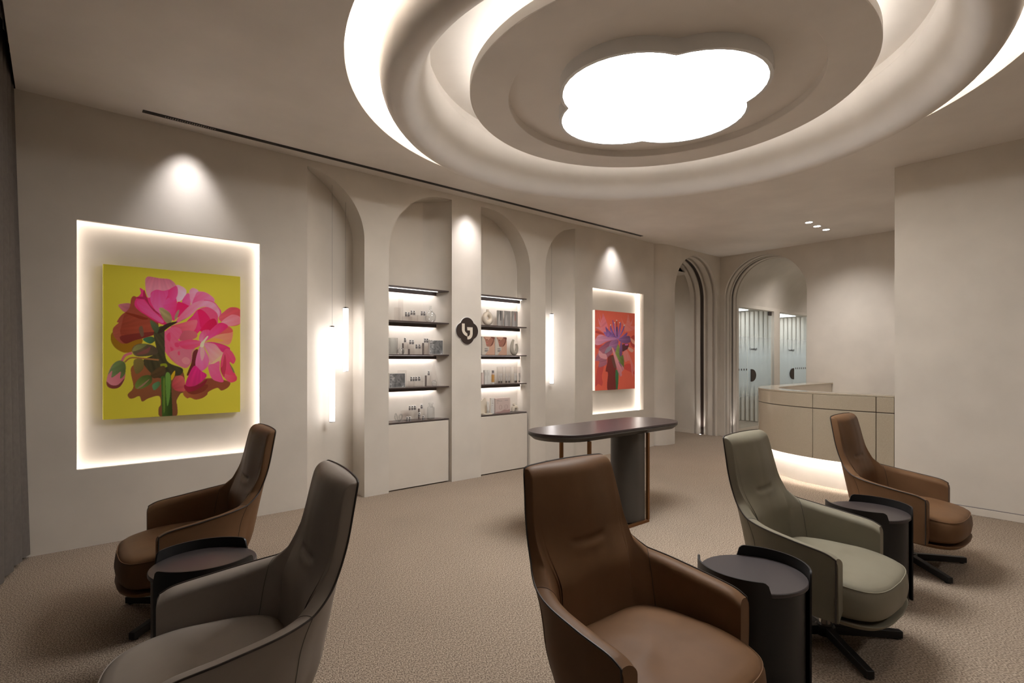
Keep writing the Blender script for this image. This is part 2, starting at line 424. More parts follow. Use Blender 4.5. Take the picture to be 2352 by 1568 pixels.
# ---- wall with first arch (proud of the feature wall, rounded start)
Pa = lambda a, b, d=0.0: (a, YA + d, b)
ac, ar = 8.28, 0.672; zs = 2.445
arch1 = [(ac - ar, 0), (ac - ar, zs)] + arc(ac, zs, ar, 180, 0, 40)[1:-1] + [(ac + ar, zs), (ac + ar, 0)]
mb = MB()
wall_panel(mb, [(7.52, 0)] + arch1 + [(XB, 0), (XB, H), (7.52, H)], [], Pa)
wall_arch = struct('wall_arch', mb, M['plaster'], smooth=False)
mb = MB()
rp = [(7.52 - 0.36 * math.sin(t * PI / 2), YA + 0.19 * (1 - math.cos(t * PI / 2))) for t in [i / 10 for i in range(11)]]
for a, b in zip(rp, rp[1:]): mb.quad((a[0], a[1], 0), (b[0], b[1], 0), (b[0], b[1], H), (a[0], a[1], H))
reveal(mb, arch1, Pa, 0.044)
obj('wall_reveal', mb, M['plaster'], wall_arch, angle=30)
def hoop_profile(c, r, z_s): return [(c - r, 0.0), (c - r, z_s)] + arc(c, z_s, r, 180, 0, 40)[1:-1] + [(c + r, z_s), (c + r, 0.0)]
def hoop(parent, P, c, r, z_s, d0, d1, thick, mat, name='arch_rib'):
    a_ = hoop_profile(c, r, z_s); b_ = hoop_profile(c, r + thick, z_s); m_ = MB()
    for i in range(len(a_) - 1):
        A, B, C, D = a_[i], a_[i + 1], b_[i + 1], b_[i]
        m_.quad(P(*A, d0), P(*B, d0), P(*B, d1), P(*A, d1))
        m_.quad(P(*A, d0), P(*B, d0), P(*C, d0), P(*D, d0))
        m_.quad(P(*A, d1), P(*B, d1), P(*C, d1), P(*D, d1))
    return obj(name, m_, mat, parent)
def ribbed(parent, P, c, r, z_s):
    for d0, d1 in ((0.094, 0.178), (0.229, 0.262), (0.335, 0.410), (0.454, 0.535)):
        hoop(parent, P, c, r, z_s, d0, d1, 0.06, M['plaster'])
    hoop(parent, P, c, r + 0.018, z_s, 0.268, 0.330, 0.05, M['bronze'], 'arch_frame')
    m_ = MB(); reveal(m_, hoop_profile(c, r + 0.04, z_s), P, 0.56)
    obj('arch_lining', m_, M['plaster'], parent)
ribbed(wall_arch, Pa, ac, ar, zs)
# corridor behind the first arch
mb = MB(); xa, xb_ = 7.30, ac + ar + 0.02
mb.quad((xb_, YA + .53, 0), (xb_, 8.0, 0), (xb_, 8.0, 2.95), (xb_, YA + .53, 2.95))
mb.quad((xa, YA + .53, 0), (xa, 8.0, 0), (xa, 8.0, 2.95), (xa, YA + .53, 2.95))
mb.quad((xa, 8.0, 0), (xb_, 8.0, 0), (xb_, 8.0, 2.95), (xa, 8.0, 2.95))
mb.quad((xa, YA + .5, 2.95), (xb_, YA + .5, 2.95), (xb_, 8.0, 2.95), (xa, 8.0, 2.95))
mb.quad((xa, YA + .53, 0), (xa + .32, YA + .53, 0), (xa + .32, YA + .53, 2.95), (xa, YA + .53, 2.95))
corr1 = struct('wall_corridor', mb, M['plaster'], smooth=False)
struct('baseboard_corridor', MB().box(xb_ - .012, xb_ - .001, YA + .54, 7.99, 0.001, 0.06), M['panel'])

# ---- back wall with second arch
Pb = lambda a, b, d=0.0: (XB + d, a, b)
bc, br = 4.083, 0.687; zb2 = 2.44
arch2 = [(bc - br, 0), (bc - br, zb2)] + arc(bc, zb2, br, 180, 0, 40)[1:-1] + [(bc + br, zb2), (bc + br, 0)]
mb = MB(); wall_panel(mb, [(1.2, 0)] + arch2 + [(YA + .02, 0), (YA + .02, H), (1.2, H)], [], Pb)
wall_back = struct('wall_back', mb, M['plaster'], smooth=False)
mb = MB(); reveal(mb, arch2, Pb, 0.044)
obj('wall_reveal', mb, M['plaster'], wall_back, angle=30)
ribbed(wall_back, Pb, bc, br, zb2)
# corridor behind the second arch: glazed doors on its left, vaulted ceiling
YD = 5.0; XC0 = XB + 0.53; XC1 = 15.0; YC0 = 3.12
mb = MB()
dz = 2.385
door_holes = [[(9.62, 0.0), (11.59, 0.0), (11.59, dz), (9.62, dz)], [(11.87, 0.0), (13.45, 0.0), (13.45, dz), (11.87, dz)]]
Pd = lambda a, b, d=0.0: (a, YD + d, b)
wall_panel(mb, [(XC0, 0), (9.62, 0), (9.62, dz), (11.59, dz), (11.59, 0), (11.87, 0), (11.87, dz), (13.45, dz), (13.45, 0), (XC1, 0), (XC1, 2.45), (XC0, 2.45)], [], Pd)
corr2 = struct('wall_passage', mb, M['plaster'], smooth=False)
mb = MB()
for h_ in door_holes: reveal(mb, [h_[0], h_[3], h_[2], h_[1]], Pd, 0.12)
va = arc((YD + YC0) / 2, 2.30, 0.952, 8.8, 171.2, 30)
for p, q in zip(va, va[1:]): mb.quad((XC0 - .02, p[0], p[1]), (XC0 - .02, q[0], q[1]), (XC1, q[0], q[1]), (XC1, p[0], p[1]))
mb.quad((XC0, YC0, 0), (XC1, YC0, 0), (XC1, YC0, 2.45), (XC0, YC0, 2.45))
mb.quad((XC1, YC0, 0), (XC1, YD, 0), (XC1, YD, H), (XC1, YC0, H))
obj('passage_vault', mb, M['plaster'], corr2, angle=30)
# consulting rooms behind the glass
ROOM_Y = 6.6
for k, (xa, xb2) in enumerate(((9.75, 11.72), (11.74, 14.2))):
    mb = MB()
    mb.quad((xa, YD + .12, 0), (xa, ROOM_Y, 0), (xa, ROOM_Y, 2.45), (xa, YD + .12, 2.45))
    mb.quad((xb2, YD + .12, 0), (xb2, ROOM_Y, 0), (xb2, ROOM_Y, 2.45), (xb2, YD + .12, 2.45))
    mb.quad((xa, YD + .12, 2.45), (xb2, YD + .12, 2.45), (xb2, ROOM_Y, 2.45), (xa, ROOM_Y, 2.45))
    mb.quad((xa, YD + .12, 2.385), (xb2, YD + .12, 2.385), (xb2, YD + .12, 2.45), (xa, YD + .12, 2.45))
    mb.quad((xa, ROOM_Y, 0), (xb2, ROOM_Y, 0), (xb2, ROOM_Y, 2.45), (xa, ROOM_Y, 2.45))
    n = 14
    rm = struct('wall_room', mb, M['plaster'], fix=False)
    sl = None
    for i in range(n):
        c0 = YD + .16 + (ROOM_Y - YD - .18) * (i + .5) / n
        if sl is None:
            sl = obj('slat', MB().box(-.05, 0, -.040, .040, 0.002, 2.43), M['panel'], rm, bevel=0.015, loc=(xb2 - .002, c0, 0)); continue
        s2 = sl.copy(); col.objects.link(s2); s2.location = (xb2 - .002, c0, 0); s2.parent = rm
    obj('cove_light', MB().box(xa + .1, xb2 - .25, 5.5, 6.35, 2.435, 2.448), M['room_led'], rm)

def text_mesh(txt, size, mat, parent, loc, rot, depth=0.001, align='CENTER', name='lettering'):
    cu = bpy.data.curves.new('t', 'FONT'); cu.body = txt; cu.size = size; cu.extrude = depth; cu.align_x = align; cu.align_y = 'CENTER'; cu.resolution_u = 3; cu.offset = 0.0016
    to = bpy.data.objects.new('t', cu); col.objects.link(to)
    dg = bpy.context.evaluated_depsgraph_get(); me = bpy.data.meshes.new_from_object(to.evaluated_get(dg))
    bpy.data.objects.remove(to); o = bpy.data.objects.new(name, me); col.objects.link(o)
    me.materials.clear(); me.materials.append(mat); o.location = loc; o.rotation_euler = rot
    if parent: o.parent = parent
    return o

# glass doors (structure of the passage)
def glass_door(idx, xa, xs, xb2, leaf_right, word):
    y = YD + 0.05
    d = bpy.data.objects.new('door_%d' % idx, None); col.objects.link(d); d['kind'] = 'structure'
    for p0, p1 in ((xa, xs - .004), (xs + .004, xb2 - .01)):
        gp = obj('glass_pane', MB().box(p0, p1, y, y + .01, 0.012, dz - .01), M['doorglass'], d, smooth=False)
        obj('frosted_film', MB().quad((p0 + .002, y + .014, .012), (p1 - .002, y + .014, .012), (p1 - .002, y + .014, dz - .01), (p0 + .002, y + .014, dz - .01)), M['film'], gp, smooth=False)
    # half round handle
    hz = 1.045
    if leaf_right: hp = [(xs + .10, hz - .125)] + [(xs + .10 + .02 + .11 * 1.7 * math.cos(math.radians(t)), hz + .125 * math.sin(math.radians(t))) for t in range(-90, 91, 12)] + [(xs + .10, hz + .125)]
    else: hp = [(xs - .03, hz - .125)] + [(xs - .03 - .02 - .11 * 1.7 * math.cos(math.radians(t)), hz + .125 * math.sin(math.radians(t))) for t in range(-90, 91, 12)] + [(xs - .03, hz + .125)]
    m_ = MB(); n = len(hp)
    m_.add([(a, y - .02, b) for a, b in hp] + [(a, y - .002, b) for a, b in hp],
           [(i, (i + 1) % n, n + (i + 1) % n, n + i) for i in range(n)] + [tuple(range(n)), tuple(range(n, 2 * n))[::-1]])
    obj('door_handle', m_, M['bronze'], d, smooth=False)
    dots = [xs - .07 - .105 * i for i in range(5)] if leaf_right else [xs + .10 + .11 * i for i in range(7)]
    for x in dots:
        if xa + .01 < x < xb2 - .02:
            obj('manifestation_dot', MB().add([(x + .022 * math.cos(a), y - .003, 1.165 + .022 * math.sin(a)) for a in [i * PI / 6 for i in range(12)]], [tuple(range(12))]), M['bronze'], d, smooth=False)
    cx_ = xs + .23 if leaf_right else xs - .14
    text_mesh(word, 0.062, M['ink'], d, (cx_, y - .003, 1.575), (PI / 2, 0, 0), 0.0008)
    hx = xb2 - .10 if leaf_right else xa + .03
    obj('door_hinge', MB().box(hx - .05, hx + .08, y - .008, y + .018, dz - .09, dz - .012), M['bronze'], d)
    return d
glass_door(1, 9.64, 10.53, 11.59, True, 'Consulting01')
glass_door(2, 11.87, 12.72, 13.45, False, 'Consulting02')

# ---- right wall block + its skirting
mb = MB().quad((XR, 1.505, 0), (XR, Y0, 0), (XR, Y0, H), (XR, 1.505, H))
mb.quad((XR, 1.505, 0), (XB, 1.505, 0), (XB, 1.505, H), (XR, 1.505, H))
struct('wall_right', mb, M['plaster'])
struct('baseboard_right', MB().box(XR - .012, XR - .002, Y0 + .02, 1.503, 0.001, 0.062), M['panel'], bevel=0.002)
struct('baseboard_shadow_gap', MB().box(XR - .006, XR - .001, Y0 + .02, 1.503, 0.063, 0.069), M['inkgrey'])
# walls out of the picture that close the room
struct('wall_front', MB().quad((X0, Y0, 0), (XR, Y0, 0), (XR, Y0, H), (X0, Y0, H)), M['darkwall'])
struct('wall_window', MB().quad((X0, Y0, 0), (X0, 5.2, 0), (X0, 5.2, 3.45), (X0, Y0, 3.45)).quad((X0, Y0, 3.45), (XCE, Y0, 3.45), (XCE, 5.2, 3.45), (X0, 5.2, 3.45)).quad((XCE, Y0, H), (XCE, 5.2, H), (XCE, 5.2, 3.45), (XCE, Y0, 3.45)), M['plaster'])
# ================================================================== LIGHT FITTINGS
def quatrefoil(R, n=14, rot=0.0):
    b = 0.476 / 0.77 * R; a = 0.294 / 0.77 * R; th = math.degrees(math.atan2(0.45, 0.45 - 0.294)); out = []
    for k in range(4):
        for i in range(n):
            t = math.radians(-th + 2 * th * i / n); x, y = a + b * math.cos(t), b * math.sin(t)
            c_, s_ = math.cos(k * PI / 2 + rot), math.sin(k * PI / 2 + rot); out.append((x * c_ - y * s_, x * s_ + y * c_))
    return out
lamp = thing('ceiling_lamp', 'large glowing cloud-shaped lamp in the middle of the round ceiling', 'lamp', (RC[0], RC[1], 3.16))
q0 = quatrefoil(0.775); q1 = quatrefoil(0.750); mb = MB(); n = len(q0)
mb.add([(x, y, 0.09) for x, y in q0] + [(x, y, 0.0) for x, y in q0] + [(x, y, 0.0) for x, y in q1] + [(x, y, 0.02) for x, y in q1],
       [(k * n + i, k * n + (i + 1) % n, (k + 1) * n + (i + 1) % n, (k + 1) * n + i) for k in range(3) for i in range(n)])
obj('lamp_body', mb, M['lampbody'], lamp, angle=50)
obj('diffuser', MB().add([(x, y, 0.006) for x, y in q1], [tuple(range(n))]), M['lamp'], lamp, smooth=False)

# recessed slot track along the feature wall, three louvred spot inserts
track = thing('track_light', 'long black recessed slot track in the ceiling along the feature wall', 'track light', (3.55, 4.768, H))
obj('channel', MB().box(-3.06, 3.06, -0.024, 0.024, -0.004, 0.004), M['black'], track)
SPX = [0.80, 3.55, 6.12]
for x in SPX:
    m_ = MB()
    for i in range(22):
        m_.box(x - 3.55 - .17 + i * .0158, x - 3.55 - .17 + i * .0158 + .006, -0.020, 0.020, -0.008, -0.004)
    lv = obj('louvre', m_, M['chrome'], track)
    ld = bpy.data.lights.new('track_spot', 'SPOT'); ld.energy = SPOT_W; ld.color = (1.0, 0.95, 0.97); ld.spot_size = math.radians(74); ld.spot_blend = 1.0; ld.shadow_soft_size = 0.09
    lo = bpy.data.objects.new('track_spot', ld); col.objects.link(lo); lo.location = (x, 4.768, H - 0.012)
    dr = Vector((0, math.sin(math.radians(11)), -math.cos(math.radians(11)))); lo.rotation_euler = dr.to_track_quat('-Z', 'Y').to_euler()

def add_spot(name, loc, direction, energy, size, blend=0.5, color=(1, 0.93, 0.88), soft=0.03):
    ld = bpy.data.lights.new(name, 'SPOT'); ld.energy = energy; ld.color = color; ld.spot_size = math.radians(size); ld.spot_blend = blend; ld.shadow_soft_size = soft
    lo = bpy.data.objects.new(name, ld); col.objects.link(lo); lo.location = loc
    lo.rotation_euler = Vector(direction).to_track_quat('-Z', 'Y').to_euler(); return lo

# three round downlights over the reception desk
for i, (x, y, wd) in enumerate(((7.637, 2.84, 'nearest the big ring'), (7.942, 2.85, 'in the middle of three'), (8.243, 2.84, 'nearest the back wall'))):
    d = thing('downlight', 'small round bright ceiling downlight over the reception desk, ' + wd, 'downlight', (x, y, H), 0, 'downlights over the desk')
    obj('trim_ring', MB().lathe([(0.052, 0.002), (0.052, -0.006), (0.043, -0.006), (0.043, 0.002)], 24), M['white'], d)
    obj('lens', MB().cyl(0, 0, -0.004, -0.001, 0.043, 24), M['spotled'], d)
    add_spot('downlight_beam', (x, y, H - .02), (0.12, -0.1, -1), 20, 115, 0.9, (1, 0.955, 0.93))

# pendants in the coves
def pendant(u, v0, v1, Y, label):
    x, _, z1 = px_y(u, v0, Y); z0 = px_y(u, v1, Y)[2]; L = z1 - z0
    t = thing('pendant_lamp', label, 'pendant lamp', (x, Y, z0), 0, 'tube pendants in the wall coves')
    obj('tube', MB().cyl(0, 0, 0.012, L - 0.010, 0.025, 20), M['pend'], t)
    obj('end_cap', MB().cyl(0, 0, 0.0, 0.012, 0.026, 20), M['white'], t)
    obj('end_cap', MB().cyl(0, 0, L - 0.010, L + 0.003, 0.026, 20), M['chrome'], t)
    ztop = (2.53 + math.sqrt(max(0.01, 0.36 - ((x - 1.713) if x < 3 else (5.389 - x)) ** 2))) - z0
    obj('cord', MB().cyl(0, 0, L + .002, ztop + 0.004, 0.0013, 6), M['inkgrey'], t)
pendant(763, 749, 970, 5.045, 'long glowing tube pendant hanging lowest in the left wall cove')
pendant(794, 706, 854, 5.075, 'shorter glowing tube pendant in the left wall cove beside the shelves')
pendant(1267, 720, 882, 5.07, 'glowing tube pendant in the cove right of the shelves')

# in-ground uplights at the arches
for i, (x, y, lb) in enumerate(((8.90, YA + 0.30, 'tiny floor uplight at the foot of the left ribbed arch'), (XB + 0.30, 4.70, 'tiny floor uplight at the foot of the right ribbed arch'))):
    t = thing('floor_uplight', lb, 'uplight', (x, y, 0), 0, 'uplights at the arches')
    obj('ring', MB().lathe([(0.022, 0.0005), (0.022, 0.006), (0.016, 0.006), (0.016, 0.0005)], 16), M['chrome'], t)
    obj('lens', MB().cyl(0, 0, 0.001, 0.004, 0.016, 16), M['spotled'], t)
    add_spot('uplight_beam', (x, y, 0.01), (0.05, 0.0, 1) if i == 0 else (0.0, 0.05, 1), 5.0, 60, 0.9)
# fill downlights added behind the camera to brighten the chair fronts
for x, wd in ((0.9, 'by the window curtain'), (2.7, 'middle one'), (4.5, 'by the right wall')):
    d = thing('downlight', 'added fill downlight on the unseen front lounge ceiling, ' + wd, 'downlight', (x, -1.5, H), 0, 'added fill downlights')
    obj('trim_ring', MB().lathe([(0.052, 0.002), (0.052, -0.006), (0.043, -0.006), (0.043, 0.002)], 24), M['white'], d)
    obj('lens', MB().cyl(0, 0, -0.004, -0.001, 0.043, 24), M['spotled'], d)
    add_spot('downlight_beam', (x, -1.5, H - .02), (0, 0, -1), 22, 130, 1.0, (1, 0.955, 0.92), 0.06)
# lamps of the side corridors (behind the arches)
for x, y, z, lb, e in ((8.15, 6.6, 2.95, 'round ceiling downlight inside the left arched corridor', 30), (11.2, 4.06, 3.24, 'round ceiling downlight in the vaulted passage near its arch', 48), (13.6, 4.06, 3.24, 'round ceiling downlight far down the vaulted passage', 25)):
    d = thing('corridor_downlight', lb, 'downlight', (x, y, z))
    obj('trim_ring', MB().lathe([(0.06, 0.002), (0.06, -0.006), (0.05, -0.006), (0.05, 0.002)], 20), M['white'], d)
    obj('lens', MB().cyl(0, 0, -0.004, -0.001, 0.05, 20), M['spotled'], d)
    add_spot('corridor_beam', (x, y, z - .02), (0, 0, -1), e, 150, 1.0)

# ================================================================== CURTAIN
mb = MB(); nz = 14; ys = [i * 0.012 for i in range(int((4.93 + 1.6) / 0.012))]
for i, s_ in enumerate(ys):
    y = 4.93 - s_
    for k in range(nz + 1):
        tz = k / nz; z = 0.012 + 0.018 * (0.5 + 0.5 * math.sin(s_ * 9.0)) * (1 - tz) + 3.38 * tz
        amp = 0.028 + 0.030 * (1 - tz)
        ph = s_ * 2 * PI / 0.165 + 0.7 * math.sin(s_ * 3.1) + 0.25 * math.sin(tz * 3 + s_ * 5)
        x = (-0.240 - 0.05 * min(s_, 0.9)) * tz + (-0.175 - 0.22 * min(s_, 0.55)) * (1 - tz) + amp * (math.sin(ph) + 0.28 * math.sin(2 * ph + 1))
        mb.v.append((x, y + 0.02 * math.cos(ph) * amp / .05, z))
for i in range(len(ys) - 1):
    for k in range(nz):
        a = i * (nz + 1) + k; mb.f.append((a, a + 1, a + nz + 2, a + nz + 1))
cur = thing('curtain', 'grey floor-length pleated curtain at the left edge', 'curtain', (0, 0, 0))
obj('curtain_cloth', mb, M['curtain'], cur, fix=False, angle=180)
obj('curtain_rail', MB().box(-0.27, -0.24, -1.6, 4.93, 3.39, 3.42), M['white'], cur)

# ================================================================== SHELVES
SH = [2.123, 1.765, 1.412, 1.063, 0.703]
YS0, YS1 = YW + 0.045, YW + DN
def shelf(x0, x1, z, i, side):
    names = ['top', 'second', 'third', 'fourth', 'lowest']
    t = thing('display_shelf', 'dark brown %s display shelf in the %s arched niche%s' % (names[i], side, '' if i == 4 else ', lit underneath'), 'shelf', ((x0 + x1) / 2, YS0, z), 0, 'dark shelves in the arched niches')
    hw = (x1 - x0) / 2
    xc = (x0 + x1) / 2; sd = side1 if side == 'left' else side2
    def edge_x(Y):      # x of the rounded niche side at depth Y, local to the shelf
        k_ = math.sqrt(max(0, 1 - ((Y - YW) / DN) ** 2)); return ((3.345 - EA + EA * k_) if side == 'left' else (3.752 + EA - EA * k_)) - xc
    ysx = [YS0 + (YS1 - .004 - YS0) * q / 14 for q in range(15)]
    if side == 'left': pl = [(-hw + .002, 0), (edge_x(YS0) - .003, 0)] + [(edge_x(yy) - .003, yy - YS0) for yy in ysx[1:]] + [(-hw + .002, YS1 - YS0 - .004)]
    else: pl = [(edge_x(YS0) + .003, 0), (hw - .02, 0), (hw - .02, YS1 - YS0 - .004)] + [(edge_x(yy) + .003, yy - YS0) for yy in reversed(ysx)][:-1]
    obj('board', MB().prism(pl, -0.012, 0), M['shelfb'], t, bevel=0.001)
    cl, cr = (-hw + .003, edge_x(YS0 + .150) - .004) if side == 'left' else (edge_x(YS0 + .150) + .004, hw - .012)
    ll, lr = (-hw + .004, edge_x(YS0 + .172) - .004) if side == 'left' else (edge_x(YS0 + .172) + .004, hw - .014)
    if i < 4:
        obj('light_channel', MB().box(cl, cr, 0.135, 0.150, -0.050, -0.0125), M['shelfb'], t)
        obj('led_strip', MB().box(ll, lr, 0.152, 0.172, -0.019, -0.0128), M['shled'], t)
    if i == 0:
        obj('front_strip', MB().box(cl + .004, cr - .02, 0.075, 0.086, -0.0145, -0.0125), M['pend'], t)  # thin emissive strip under the top shelf, behind its front edge
for i, z in enumerate(SH):
    shelf(2.576, 3.345, z, i, 'left'); shelf(3.752, 4.526, z, i, 'right')

# logo plaque on the central pier
lg = thing('logo_plaque', 'dark brown cloud-shaped logo plaque on the pier between the shelves', 'sign', (3.547, YW, 1.682))
q = quatrefoil(0.152, 14); n = len(q)
def plate(poly, y0, y1):
    n = len(poly); return MB().add([(a, y0, b) for a, b in poly] + [(a, y1, b) for a, b in poly],
        [(i, (i + 1) % n, n + (i + 1) % n, n + i) for i in range(n)] + [tuple(range(n)), tuple(range(n, 2 * n))[::-1]])
obj('plaque_halo_rim', plate(quatrefoil(0.1565, 14), -0.010, -0.001), M['white'], lg, angle=50)  # white backing plate: pale plaque edge plus the bright halo around it, as colour
obj('plaque', plate(q, -0.014, -0.0101), M['bronze'], lg, angle=50)
LZ = lambda pts: [((x - 632) / 485 * 0.152, (770 - y) / 590 * 0.152) for x, y in pts]
l1 = [(390, 455), (510, 455), (510, 740)] + [(510 + 0, 740), (525, 790), (555, 835), (595, 868), (628, 885), (628, 1015), (560, 990), (500, 950), (440, 880), (405, 810), (390, 740)]
l2 = [(615, 605), (862, 605), (862, 900), (850, 980), (815, 1055), (765, 1110), (700, 1140), (632, 1145), (628, 1022), (672, 1010), (715, 975), (742, 925), (748, 870), (748, 745), (628, 745)]
for pl in (l1, l2):
    p_ = dd(LZ(pl)); obj('logo_letter', plate(p_, -0.0165, -0.0142), M['cream'], lg, smooth=False)

# ================================================================== CONSOLE TABLE
ct = thing('console_table', 'dark oval-ended high table on one pedestal and bronze frame, in front of the shelves', 'table', (3.57, 2.92, 0))
def stadium(L, Wd, n=20):
    r = Wd / 2; c = L / 2 - r
    return arc(c, 0, r, -90, 90, n) + arc(-c, 0, r, 90, 270, n)
top = stadium(1.635, 0.56); n = len(top); low = stadium(1.56, 0.49)
obj('table_top', MB().prism(top, 0.784, 0.80), M['console'], ct, bevel=0.002)
mb = MB(); mb.add([(x, y, 0.783) for x, y in top] + [(x, y, 0.772) for x, y in top] + [(x, y, 0.742) for x, y in low],
    [(k * n + i, k * n + (i + 1) % n, (k + 1) * n + (i + 1) % n, (k + 1) * n + i) for k in range(2) for i in range(n)] + [tuple(range(2 * n, 3 * n))])
obj('top_underside', mb, M['pedestal'], ct)
ped = [(0.165, -0.13)] + [(0.155 - 0.135 * math.cos(math.radians(t)), -0.115 - 0.0 + 0.135 * math.sin(math.radians(t))) for t in range(-90, 91, 10)] + [(0.165, 0.02)]
pc = [(0.165, -0.255)] + [(0.10 - 0.135 * math.cos(math.radians(t)), -0.12 + 0.135 * math.sin(math.radians(t))) for t in range(-90, 91, 9)] + [(0.165, 0.015)]
obj('pedestal', MB().prism(dd(pc), 0.016, 0.745), M['pedestal'], ct, angle=30)
b = 0.012
for y in (-0.262, 0.028):
    mb = MB()
    mb.box(-0.545, 0.205, y - b, y + b, 0.0, 0.022)
    obj('frame_bar', mb, M['brass'], ct, bevel=0.002)
    for x in (-0.537, 0.197):
        obj('frame_leg', MB().box(x - b, x + b, y - b, y + b, 0.022, 0.744), M['brass'], ct, bevel=0.002)
for x in (-0.537, 0.197):
    obj('frame_bar', MB().box(x - b, x + b, -0.25, 0.016, 0.0, 0.022), M['brass'], ct, bevel=0.002)

# ================================================================== SIDE TABLES
def side_table(x, y, rot, label):
    t = thing('side_table', label, 'side table', (x, y, 0), rot, 'black round side tables between the chairs')
    R = 0.205; zt = 0.475
    obj('body', MB().lathe([(0, 0.004), (R - .012, 0.004), (R - .012, zt - .02), (0, zt - .02)], 48), M['black'], t)
    obj('top', MB().lathe([(0, zt - .019), (R - .004, zt - .019), (R, zt - .015), (R, zt - .003), (R - .003, zt), (0, zt)], 48), M['tabtop'], t)
    for c0 in (90, 270):
        half = 58; pts = []; m_ = MB(); k = 44
        for i in range(k + 1):
            a = -half + 2 * half * i / k
            e = min(1, (half - abs(a)) * math.radians(1) * R / 0.03); zz = zt + 0.043 - 0.043 * (1 - math.sqrt(max(0, 1 - (1 - e) ** 2)))
            if abs(a) >= half - 1e-6: zz = zt - .001
            aa = math.radians(c0 + a)
            for r_, z_ in ((R + .002, 0.0), (R + .002, zz), (R + .009, zz), (R + .009, 0.0)):
                m_.v.append((r_ * math.cos(aa), r_ * math.sin(aa), z_))
        for i in range(k):
            for j in range(3):
                p = i * 4 + j; m_.f.append((p, p + 1, p + 5, p + 4))
        m_.f += [(0, 1, 2, 3), (k * 4, k * 4 + 1, k * 4 + 2, k * 4 + 3)]
        obj('wrap_panel', m_, M['black'], t)
    return t
side_table(2.185, 1.03, math.radians(-105), 'black round side table between the front brown chair and the grey-green chair')
side_table(3.60, 1.02, math.radians(-105), 'black round side table between the grey-green chair and the far right brown chair')
side_table(0.49, 2.62, math.radians(-8), 'black round side table between the two left chairs')

